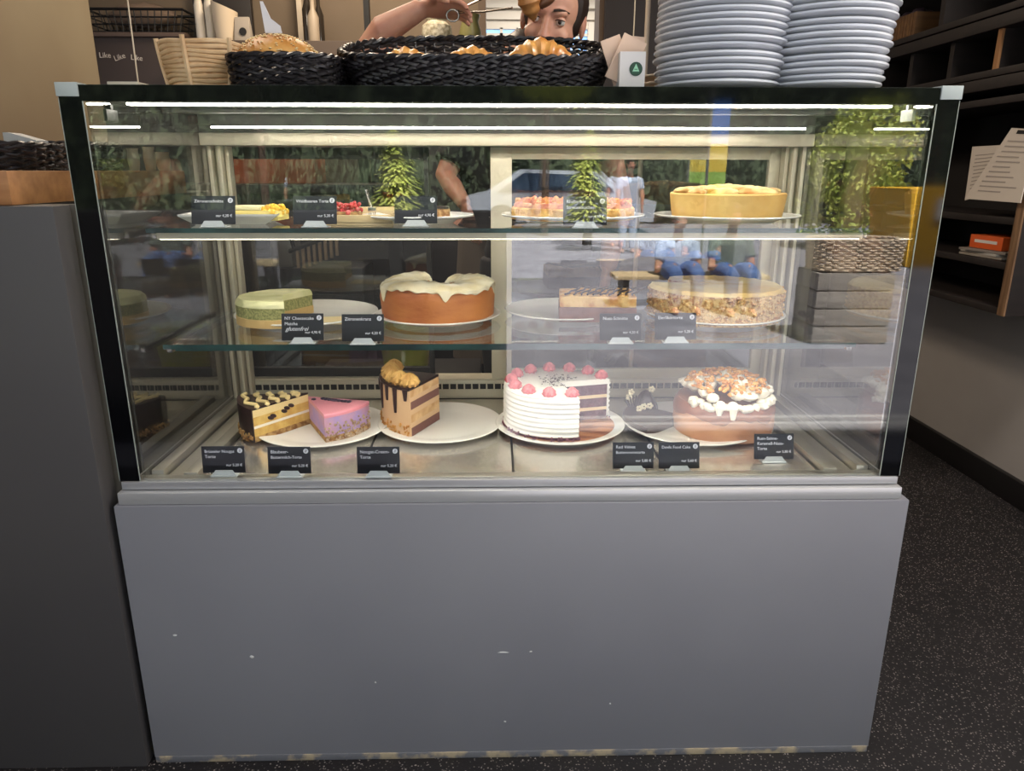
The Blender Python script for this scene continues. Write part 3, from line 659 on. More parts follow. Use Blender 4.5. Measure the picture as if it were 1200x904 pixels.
    MB().lathe([(.0005, 0), (rr-.008, 0), (rr-.004, .02), (rr, .05), (rr-.002, .053), (rr-.008, .05), (.0005, .05)], n=64).build('pastry_crust', mat('pie_crust', (228, 190, 112), .6, var=(10, (216, 170, 92))), t)
    tp = MB()
    for i in range(34):
        a = i*2.399; q = (rr-.018)*(i/34)**.5; tp.sphere((q*cos(a), q*sin(a), .053+.010*(1-q/rr)), (.03, .014, .008), 12, 8, mx=Matrix.Rotation(a+1.2, 4, 'Z') @ Matrix.Rotation(rng.uniform(-.35, .35), 4, 'X'), jit=.06, rng=rng)
    tp.build('ruffled_top', mat('browned_top', (240, 206, 140), .5, var=(26, (206, 140, 70), .45, .65)), t)
top_shelf()

# ------------------------------------------------------------------ things on top of the case
def stacks():
    rng = random.Random(11)
    for si, (x0, x1, n, where) in enumerate(((777, 908, 15, 'left tall'), (907, 1026, 16, 'right tall'))):
        r = .110 if si == 0 else .1045; yc = .128
        p0 = atY(x0, 98, yc-.02); p1 = atY(x1, 98, yc-.02); cx = (p0.x+p1.x)/2; z = ZT+.0004
        protoA = None
        for k in range(n):
            rr = r*(1.0+.006*k)
            big = k in ((0, 4, 6) if si == 0 else (4, 9, 13))
            pos = ('bottom plate' if k == 0 else '%s plate' % ['second', 'third', 'fourth', 'fifth', 'sixth', 'seventh', 'eighth', 'ninth', 'tenth', 'eleventh', 'twelfth', 'thirteenth', 'fourteenth', 'fifteenth', 'sixteenth'][k-1])
            lab = 'white dinner plate, %s from below in the %s stack on case' % (pos.replace(' plate', ''), where) if k else 'white dinner plate at the bottom of the %s stack on case' % where
            if protoA is None:
                h = .014
                m = MB().lathe([(0, .002), (.6, .002), (.6, 0), (.63, 0), (.80, .0045), (.97, .0085), (1, .0105), (1, .0135), (.985, .0145), (.95, .0135), (.74, .0072), (.6, .0052), (0, .0052)], n=64)
                o = m.build('dinner_plate', M['plate'])
                protoA = o
            else:
                o = protoA.copy(); COL.objects.link(o)
            o.scale = (rr*(1.02 if big else 1), rr*(1.02 if big else 1), 1)
            o.location = (cx+rng.uniform(-.003, .003)+.0004*k, yc+rng.uniform(-.003, .003), z)
            o.rotation_euler = (0, 0, rng.uniform(0, 6))
            z += .0104+(.003 if big else 0)
            tag(o, lab, 'plate', 'dinner plates in two tall stacks on the case')
    p = atY(787, 92, .36); first = None
    for k in range(4):
        if first is None: first = plate_mb(.07, .013).build('saucer', M['plate_warm_lit']); o = first
        else: o = first.copy(); COL.objects.link(o)
        o.location = (p.x+rng.uniform(-.002, .002), .36, ZT+.0004+.0142*k)
        tag(o, '%s saucer of the small pile behind the tall plate stacks' % ('lowest', 'second', 'third', 'topmost')[k], 'saucer', 'small saucers beside the plate stacks')
stacks()

def oblong(th, a, b, p):
    c, s = cos(th), sin(th)
    return a*(abs(c)**(2/p))*(1 if c >= 0 else -1), b*(abs(s)**(2/p))*(1 if s >= 0 else -1)
RC = {}
def ring_path(t, n, a, b, p=2.6):
    """point t of n, evenly spaced round a rounded oblong"""
    k = (n, p, round(b/a, 1))
    if k not in RC:
        q = b/a; P = [Vector(oblong(2*PI*i/1440, 1, q, p)) for i in range(1441)]; L = [0]
        for i in range(1440): L.append(L[-1]+(P[i+1]-P[i]).length)
        th = []; i = 0
        for j in range(n):
            w = L[-1]*j/n
            while L[i+1] < w: i += 1
            th.append(2*PI*(i+(w-L[i])/max(1e-9, L[i+1]-L[i]))/1440)
        RC[k] = th
    return oblong(RC[k][int(t) % n], a, b, p)
def weave(t, a, b, hf, flare, rows, stakes, m, rs, thick_rim=2.0, p=2.6, base_mat=None):
    n = stakes*4; strands = MB()
    for r in range(rows):
        u = (r+.5)/rows; pts = []
        for k in range(n):
            w = (1 if r % 2 else -1)*cos(PI*k/4+PI/8)*rs*.9
            aa = a*(1-flare*(1-u))+w; bb = b*(1-flare*(1-u))+w
            x, y = ring_path(k, n, aa, bb, p); h = hf(x/a, y/b); pts.append((x, y, u*h+.0015*sin(k*1.3+r)))
        strands.loft(pts, rs, 6, closed=True)
    st = strands
    for k in range(stakes):
        pp = []
        for u in (0, .5, 1):
            x, y = ring_path(k*4+1, n, a*(1-flare*(1-u)), b*(1-flare*(1-u)), p); pp.append((x, y, u*hf(x/a, y/b)))
        st.loft(pp, rs*.6, 5)
    st.build('wicker_weave', m, t)
    rim = MB()
    for q in range(2):
        pts = []
        for k in range(n):
            x, y = ring_path(k, n, a+q*0, b, p); w = rs*.7
            ph = k*.75+q*PI; x2, y2 = x*(1+cos(ph)*w/a), y*(1+cos(ph)*w/b); pts.append((x2, y2, hf(x/a, y/b)+sin(ph)*w+rs))
        rim.loft(pts, rs*1.0, 6, closed=True)
    rim.build('braided_rim', m, t)
    bt = MB(); poly = [ring_path(k, 48, a*(1-flare)*.99, b*(1-flare)*.99, p) for k in range(48)]; bt.prism(poly, .001, .005); bt.build('bottom', base_mat or m, t)

def croissant(t, L, r, m, bend=.9):
    mb = MB(); n = 34; pts = []; rad = []
    for i in range(n+1):
        s = i/n*2-1; a = s*bend; seg = abs(((i/n*7) % 1)-.5)*2
        pts.append((L*.5*sin(a)/sin(bend), -L*.5*(cos(a)-cos(bend))/sin(bend)*.7, r*.8*(1-.5*abs(s)))); rad.append(max(.003, r*(1-abs(s)**2.2)*(.86+.18*(1-seg))))
    mb.loft(pts, rad, 14, side=(0, 0, 1)); return mb.build('pastry', m, t)
CRO = mat('croissant_crust', (206, 132, 58), .35, var=(24, (236, 184, 104), .38, .66), bump=(40, .35, .003), coat=.15)
CROD = mat('croissant_dark', (150, 92, 46), .4, var=(24, (196, 138, 80), .38, .66), bump=(40, .4, .003))

def top_items():
    z = ZT+.0004
    # big bakery basket
    xl = atY(402, 85, .2).x; xr = atY(716, 85, .2).x; a = (xr-xl)/2; b = .17; cx = (xl+xr)/2; cy = .215
    t = thing('bread_basket', 'large oblong black wicker basket of croissants in the middle', 'basket', (cx, cy, z))
    weave(t, a, b, lambda u, v: .044+.084*(max(0, min(1, v*.5+.5)))**1.2, .12, 12, 70, M['wicker_black'], .0042)
    liner = MB(); liner.prism([ring_path(k, 40, a*.84, b*.82) for k in range(40)], .006, .052); solo('basket_liner', liner, mat('dark_liner', (34, 30, 30), .9), 'dark liner lying in the big croissant basket', 'liner', (cx, cy, z))
    def cro(x, y, Y, L, r, zz, rz, lab, m=CRO, tilt=0):
        p = atY(x, y, Y); k = thing('croissant', lab, 'croissant', (p.x, Y, zz), rz=rz); k.rotation_euler.x = tilt
        croissant(k, L, r, m); return k
    cro(634, 60, .22, .132, .036, z+.055, PI, 'golden croissant rising above the right side of the big basket', tilt=.25)
    cro(556, 62, .25, .12, .03, z+.055, PI+.2, 'croissant peeking over the front rim in the basket middle', tilt=.3)
    cro(472, 63, .25, .11, .028, z+.055, PI-.1, 'croissant barely visible at left in the big basket', tilt=.3)
    # second black basket with seeded loaf
    xl = atY(272, 75, .13).x; xr = atY(403, 75, .13).x; cx2 = (xl+xr)/2; a2 = (xr-xl)/2-.004
    t = thing('bread_basket', 'small black wicker basket holding a seeded bread loaf', 'basket', (cx2, .17, z))
    weave(t, a2, .125, lambda u, v: .052+.004*v, .06, 9, 36, M['wicker_black'], .0036, p=4)
    k = thing('bread_loaf', 'golden seeded bread loaf filling the small black basket', 'bread', (atY(325, 60, .17).x+.002, .17, z+.005))
    lm = MB(); lm.sphere((0, 0, .042), (.079, .088, .054), 32, 16, jit=.012); lm.build('crust', mat('loaf_crust', (184, 120, 50), .5, var=(14, (212, 160, 88)), bump=(40, .4, .004)), k)
    sd = MB(); rng = random.Random(6)
    for i in range(240):
        th = rng.uniform(0, 2*PI); ph = rng.uniform(.2, 1.25); d = Vector((sin(ph)*cos(th), sin(ph)*sin(th), cos(ph)))
        sd.sphere((d.x*.080, d.y*.089, .042+d.z*.055), (.003, .0018, .0014), 6, 4, mx=Matrix.Rotation(rng.uniform(0, 3), 4, 'Z'))
    sd.build('seeds', mat('sesame', (236, 210, 156), .6), k)
    # white paper tongue sticking up from it
    p = atY(316, 36, .16); q = MB(); pts = [(-.008, 0), (.022, 0), (.020, .012), (.004, .024), (-.008, .052), (-.013, .052), (-.010, .02)]
    q.prism(pts, -.001, .001, mx=Matrix.Rotation(PI/2, 4, 'X')); solo('paper_tag', q, mat('paper_white', (212, 212, 214), .7), 'white pointed paper tag standing on the seeded loaf', 'tag', (p.x, .16, p.z-.004))
    # pale rattan basket
    xl = atY(188, 70, .14).x; xr = atY(289, 70, .14).x; cx3 = (xl+xr)/2; a3 = (xr-xl)/2
    t = thing('rattan_basket', 'pale coiled rattan proofing basket at the left end', 'basket', (cx3, .16, z))
    co = MB(); pts = []
    for r in range(10):
        u = (r+.5)/10; s = 1-.16*(1-u)**1.3
        co.loft([(a3*s*cos(2*PI*k/40), .085*s*sin(2*PI*k/40), .004+.078*u+.0015*sin(k*.7+r)) for k in range(40)], .0043, 8, closed=True)
    co.build('coils', M['rattan'], t)
    for ang in (-150, -95, -40, 20, 80, 140):
        th = R(ang); bd = MB(); bd.loft([(a3*(1-.16*(1-u)**1.3)*cos(th)*1.05, .085*(1-.16*(1-u)**1.3)*sin(th)*1.07, .004+.082*u) for u in (0, .25, .5, .75, 1)], (.0045), 6); bd.build('binding_strip', M['rattan'], t)
    MB().lathe([(0, 0), (a3*.84, 0), (a3*.84, .004), (0, .004)], n=32, fn=lambda a, j, r, zz: (r, zz)).build('bottom', M['rattan'], t).scale = (1, .085/a3, 1)
    # thin salmon board beneath the rattan basket
    x0 = atY(132, 98, .06).x; x1 = atY(168, 98, .06).x
    b = MB(); b.box((0, 0, .004), (x1-x0, .06, .0075), bev=.001); solo('paper_pad', b, mat('cream_pad', (196, 186, 166), .7), 'flat cream pad at the left edge of the case top', 'pad', ((x0+x1)/2, .07, z))
    # napkin box with emblem and napkins
    xl = atY(722, 95, .1).x; xr = atY(751, 95, .1).x; w = xr-xl; cx4 = (xl+xr)/2
    t = thing('napkin_box', 'white napkin box with round green emblem beside the big basket', 'box', (cx4, .1, z))
    bx = MB(); h = .062
    for s in (-1, 1): bx.box((s*(w/2-.001), 0, h/2), (.002, .07, h)); bx.box((0, s*.034, h/2), (w-.004, .002, h))
    bx.box((0, 0, .001), (w-.004, .066, .002)); bx.build('box_body', mat('white_card', (206, 202, 198), .6), t)
    em = MB(); em.lathe([(0, 0), (.0115, 0), (.0115, .0006), (0, .0006)], n=28); eo = em.build('round_emblem', mat('emblem_green_black', (26, 62, 44), .5), t); eo.matrix_local = Matrix.Translation((.006, -.0352, .034)) @ Matrix.Rotation(PI/2, 4, 'X')
    tm = MB(); tm.prism([(-.006, -.004), (.006, -.004), (0, .0085)], .0007, .0011); tm.build('emblem_triangle', mat('emblem_mint', (150, 204, 170), .5), eo)
    bm_ = MB(); bm_.box((0, -.006, .0009), (.012, .0014, .0005)); bm_.box((0, -.0005, .0013), (.0055, .0012, .0004)); bm_.build('emblem_bars', mat('emblem_line', (30, 96, 62), .5), eo)
    for i, (rz, dx, lab) in enumerate(((.42, -.026, 'front folded beige napkin tilting out of the napkin box'), (-.5, -.008, 'rear folded beige napkin leaning left in the napkin box'), (.12, .004, 'middle folded beige napkin standing in the napkin box'))):
        nb = MB(); nb.box((0, 0, .043), (.044 if i == 0 else .036, .0035, .078), bev=.0012, mx=Matrix.Rotation(rz if i == 0 else rz*.7, 4, 'Y')); solo('paper_napkin', nb, mat('napkin_beige', (216, 186, 162), .85, bump=(40, .3, .002)), lab, 'napkin', (cx4+dx, .088+.012*i, z+.012), group='napkins in the napkin box')
    # hanging cords
    for (x, lab, yb) in ((162, 'thin pale cord hanging at the left over the pad', 97), (741, 'thin pale cord hanging behind the napkin box', 70)):
        p = atY(x, yb, .45 if x > 500 else .09); c = MB(); c.loft([(0, 0, 0), (.001, 0, .3), (0, 0, 2.7-p.z-.001)], .0013, 6); solo('cord', c, mat('pale_cord', (206, 188, 160), .7), lab, 'cord', (p.x, p.y, max(p.z, ZT+.001) if x < 500 else p.z))
top_items()

# ------------------------------------------------------------------ left service counter
def left_counter():
    t = thing('service_counter', 'grey service counter left of the case with oak worktop', 'counter', (-1.2, .4, 0)); off = (-1.2, .4, 0)
    MB().span((-1.59, -.032, 0), (-.772, .02, 1.149), bev=.002).build('end_panel', M['paint_shaded'], t, off=off)
    MB().span((-1.59, .021, 0), (-.862, 1.0, 1.149)).build('body', M['paint_shaded'], t, off=off)
    MB().span((-.858, .03, .0), (-.765, .05, 1.149)).build('filler_strip', mat('olive_grey_filler', (112, 106, 94), .6), t, off=off)
    MB().span((-1.59, -.012, 1.1495), (-.85, .72, 1.206), bev=.002).build('worktop', M['oak'], t, off=off)['label'] = 'thick oak worktop'
    z = 1.2064
    xr = -.87
    b = thing('bread_basket', 'black wicker basket on the oak worktop at far left', 'basket', (-1.06, .2, z))
    weave(b, .17, .12, lambda u, v: .043, .05, 7, 36, M['wicker_black'], .0035, p=4)
    b = thing('bread_basket', 'black wicker basket on the oak worktop seen through left side glass', 'basket', (-.965, .44, z))
    weave(b, .07, .07, lambda u, v: .05, .05, 8, 20, M['wicker_black'], .0045, p=4)
    p = atY(30, 160, .2)
    k = MB(); k.prism([(-.03, 0), (.03, 0), (.03, .006), (-.02, .02), (-.03, .02)], -.02, .02, mx=Matrix.Rotation(PI/2, 4, 'X')); solo('card_stand', k, mat('pale_grey_plastic', (178, 178, 176), .5), 'pale grey wedge shaped stand in the far left basket', 'stand', (p.x, .2, z+.049))
    k = MB(); k.box((0, 0, .03), (.05, .05, .06), bev=.002); k.box((0, 0, .0615), (.052, .052, .003), bev=.001)
    # small pale cups at the end of the counter
    for i, (x, y, r, h, lab) in enumerate(((-.885, .52, .014, .05, 'small cream jug nearest the front on the oak worktop'), (-.883, .60, .015, .055, 'tall cream cup second along the oak worktop edge'), (-.885, .68, .018, .045, 'wide beige cup at the rear end of the oak worktop'))):
        c = MB(); c.lathe([(0, .001), (r*.7, 0), (r*.8, h*.1), (r, h*.6), (r*.8, h*.85), (r*.95, h), (r*.88, h), (r*.7, h*.85), (r*.88, h*.6), (r*.7, h*.12), (0, h*.1)], n=24); solo('cup', c, mat('cream_ceramic', (206, 190, 160), .4), lab, 'cup', (x, y, z), group='cups along the oak worktop')
left_counter()

# ------------------------------------------------------------------ back of the shop
def lettering(body, size, m, loc, parent=None, rz=0, tilt=0):
    o = link('lettering', text_mesh(body, size, 'CENTER'), m, parent); o.matrix_local = Matrix.Translation(loc) @ Matrix.Rotation(rz, 4, 'Z') @ Matrix.Rotation(PI/2, 4, 'X') @ Matrix.Rotation(tilt, 4, 'Z'); return o
def back_shop():
    Yb = 2.98
    A = lambda x, y, Y=2.9: atY(x, y, Y)
    # dark sideboard with word strip
    x0 = A(112, 90).x; x1 = A(200, 90).x; zt = A(150, 44).z
    t = thing('wall_cabinet', 'dark brown wall cabinet with white words, behind at left', 'cabinet', ((x0+x1)/2, 2.86, 0)); off = ((x0+x1)/2, 2.86, 0)
    MB().span((x0, 2.76, 0), (x1+.15, 2.98, zt), bev=.004).build('body', mat('dark_brown_board', (58, 46, 42), .6), t, off=off)
    MB().span((x0-.01, 2.74, zt-.02), (x1+.16, 2.98, zt+.0), bev=.002).build('top', mat('brown_board', (84, 66, 56), .6), t, off=off)
    wm = mat('white_words', (210, 200, 190), .7)
    for x, y, tl in ((122, 60, 0), (140, 62, .3), (159, 63, -.1)):
        p = atY(x, y, 2.755); lettering('Like', .036, wm, Vector((p.x, 2.757, p.z-.03))-Vector(off), t, tilt=tl)
    # wire basket
    x0, x1 = A(110, 30, 2.84).x, A(222, 30, 2.84).x; zb = zt+.0015; zt2 = A(160, 15, 2.84).z
    t = thing('wire_basket', 'black wire basket standing on the dark wall cabinet', 'basket', ((x0+x1)/2, 2.86, zb))
    wb = MB(); w = (x1-x0)/2; hh = zt2-zb
    for u in (0, .33, .66, 1):
        s = .9+.1*u; wb.loft([(-w*s, -.09, .004+u*hh), (w*s, -.09, .004+u*hh), (w*s, .09, .004+u*hh), (-w*s, .09, .004+u*hh)], .004 if u < 1 else .007, 5, closed=True)
    for i in range(15):
        x = -w+2*w*i/14
        for yy in (-.09, .09): wb.loft([(x*.9, yy, .004), (x, yy, .004+hh)], .003, 5)
    wb.build('wire_frame', M['black'], t)
    q = MB(); q.sphere((0, 0, .08), (w*.7, .07, .06), 14, 8, jit=.1); solo('cloth_bundle', q, mat('grey_brown_cloth', (116, 98, 84), .9), 'grey brown cloth bundle inside the black wire basket', 'cloth', ((x0+x1)/2, 2.86, zb+.012))
    # dark framed panel
    x0, x1 = A(226, 10, 2.95).x, A(294, 10, 2.95).x
    p = MB(); p.span((x0, 2.95, 1.2), (x1, 2.99, 2.45), bev=.005); solo('dark_board', p, mat('dark_board', (40, 34, 32), .5), 'tall dark board on the back wall behind white bottles', 'board', ((x0+x1)/2, 2.97, 1.2), world=True)
    # sideboard in front of it
    xs0, xs1 = A(226, 50, 2.8).x, A(420, 50, 2.8).x; zs = A(250, 52, 2.75).z
    o = MB(); o.span((xs0, 2.62, 0), (xs1, 2.94, zs), bev=.004); solo('sideboard', o, mat('sideboard_brown', (70, 56, 46), .6), 'brown sideboard along the back wall carrying bottles', 'sideboard', ((xs0+xs1)/2, 2.8, 0), world=True)
    bt = mat('white_bottle', (206, 196, 180), .35); first = None
    def bottle(x, h, r, m, lab, Y=2.78):
        p = atY(x, 40, Y); b = thing('bottle', lab, 'bottle', (p.x, Y, zs+.0005)); MB().lathe([(0, 0), (r, 0), (r, h*.55), (r*.4, h*.72), (r*.38, h*.95), (0, h*.95)], n=24).build('body', m, b); MB().lathe([(0, h*.951), (r*.42, h*.951), (r*.42, h), (0, h)], n=20).build('cap', M['steel'], b); return b
    bottle(236, .33, .023, bt, 'tall white bottle, left of the pair before the dark board')
    bottle(248, .34, .023, bt, 'tall white bottle, right of the pair before the dark board')
    c = MB(); p = A(266, 45, 2.74); c.lathe([(0, 0), (.05, 0), (.062, .17), (.058, .17), (.047, .004), (0, .004)], n=28, fn=lambda a, j, r, z: (r, z-(.025*(cos(a)) if z > .1 else 0))); solo('paper_cup', c, mat('cup_paper', (204, 186, 160), .7), 'large cream paper cup on the brown sideboard', 'cup', (p.x, 2.74, zs+.0005))
    c = thing('paper_bag', 'grey paper bag with dark mark beside the cream cup', 'bag', (A(286, 45, 2.72).x, 2.72, zs+.0005)); MB().box((0, 0, .06), (.085, .06, .12), bev=.006, taper=(.85, .3)).build('body', mat('grey_bag', (158, 148, 136), .8), c); m_ = MB(); m_.lathe([(0, 0), (.018, 0), (.018, .001), (0, .001)], n=20); mo = m_.build('mark', M['black'], c); mo.matrix_local = Matrix.Translation((.006, -.0275, .05)) @ Matrix.Rotation(PI/2, 4, 'X')
    gb = mat('dark_bottle_glass', (46, 40, 34), .15); lb = mat('label_bottle', (150, 136, 118), .5)
    bottle(362, .30, .026, gb, 'dark slim bottle at left in the bottle row by white post'); bottle(368, .22, .028, lb, 'pale labelled bottle in the bottle row by white post', 2.72); bottle(375, .26, .024, gb, 'dark slim bottle at right in the bottle row by white post', 2.8)
    for x, m, n in ((352, mat('white_post', (192, 178, 158), .6), 2), (430, M['black'], 3)):
        p = A(x, 20, 2.55 if n == 3 else 2.93); o = MB(); o.span((p.x-.012, p.y-.02, 0), (p.x+.014, p.y+.02, 2.699)); struct('trim_%d' % n, o, m)
    # jar and vase on the niche sill
    p = atY(512, 36, 2.6)
    sh = MB(); sh.span((-.62, 2.4, 0), (.2, 2.88, p.z-.06), bev=.004); 
    solo('back_counter', sh, mat('back_counter_dark', (44, 40, 42), .5), 'dark back counter behind the person', 'counter', (-.2, 2.6, 0), world=True)
    zc = p.z-.0595
    j = thing('glass_jar', 'round clear glass jar on the dark back counter', 'jar', (p.x, 2.6, zc)); MB().lathe([(0, 0), (.06, 0), (.075, .04), (.07, .08), (.045, .1), (.05, .11), (.04, .11)], n=28).build('body', mat('frosted_glass', (196, 190, 170), .25, var=(60, (140, 132, 110)), bump=(60, .8, .004)), j)
    v = MB(); p2 = atY(551, 36, 2.6); v.lathe([(0, 0), (.04, 0), (.055, .05), (.04, .1), (.05, .13), (.042, .13), (.03, .1), (.045, .05), (0, .01)], n=24); solo('vase', v, mat('olive_vase', (112, 108, 66), .35), 'olive green vase on the back counter beside the jar', 'vase', (p2.x, 2.6, zc))
    # back-bar things seen through the left door pane
    p = atY(325, 206, 1.9)
    k = thing('storage_box', 'orange brown box on shelf behind the left sliding door', 'box', (p.x, 1.95, 1.155)); MB().box((0, 0, .065), (.34, .2, .13), bev=.006).build('body', mat('orange_box', (178, 84, 52), .5, var=(8, (140, 78, 48))), k); MB().box((0, 0, .133), (.345, .205, .006), bev=.002).build('lid', mat('box_lid', (150, 74, 46), .5), k)
    c = thing('work_bench', 'dark work bench behind the display case at left', 'bench', (-.85, 1.95, 0)); MB().span((-1.5, 1.7, 1.12), (-.45, 2.2, 1.1545), bev=.003).build('top', mat('bench_top', (58, 52, 54), .4), c, off=(-.85, 1.95, 0)); MB().span((-1.48, 1.74, 0), (-.47, 2.18, 1.119)).build('body', mat('bench_body', (36, 34, 37), .5), c, off=(-.85, 1.95, 0))
    # dark machine with a row of pale ribs under it
    p = atY(366, 318, 1.5)
    k = thing('counter_machine', 'dark machine with a row of pale wooden ribs behind cakes', 'machine', (p.x, 1.55, 0)); off = (p.x, 1.55, 0)
    MB().span((p.x-.16, 1.45, 0), (p.x+.2, 1.68, .86), bev=.01).build('body', mat('machine_dark', (34, 33, 36), .4), k, off=off)
    MB().span((p.x-.14, 1.46, .86), (p.x-.06, 1.6, 1.0), bev=.008).build('motor_block', M['steel_soft'], k, off=off)
    rb = MB()
    for i in range(8): rb.box((p.x-.04+i*.021, 1.46+.0, .885+i*.008), (.011, .012, .075), bev=.003)
    rb.build('ribs', mat('pale_ribs', (176, 152, 122), .5), k, off=off)
    rr = MB(); rr.loft([(p.x-.07, 1.455, .92), (p.x+.03, 1.455, .955), (p.x+.13, 1.455, .995)], .008, 8); rr.loft([(p.x-.05, 1.455, .93), (p.x-.07, 1.45, 1.03)], .007, 8); rr.build('guide_bar', M['black'], k, off=off)
    # lime bucket low behind
    p = atY(476, 425, 1.1); b = thing('bucket', 'lime green bucket behind the case below the middle shelf', 'bucket', (p.x, 1.1, .55)); MB().lathe([(0, 0), (.07, 0), (.09, .16), (.094, .165), (.086, .165), (.066, .006), (0, .006)], n=32).build('body', mat('lime_plastic', (172, 182, 60), .4), b)
    hb = MB(); hb.loft([(.088*cos(a_), -.01, .15+.088*sin(a_)*.9) for a_ in [PI*i/12 for i in range(13)]], .004, 6); hb.build('handle', M['black'], b)
    s = MB(); s.span((p.x-.3, .95, 0), (p.x+.25, 1.3, .5495), bev=.004); solo('stool_box', s, mat('dark_box', (30, 29, 32), .5), 'low dark cupboard carrying the lime bucket', 'cupboard', (p.x, 1.1, 0), world=True)
    # black pipe with pale rod right
    p = atY(757, 60, 2.4); o = MB(); o.loft([(p.x, 2.4, 0), (p.x, 2.4, 2.699)], .012, 10); solo('pale_pipe', o, mat('pale_pipe', (170, 156, 140), .5), 'pale vertical pipe on the dark wall behind the plates', 'pipe', (p.x, 2.4, 0), world=True)
back_shop()

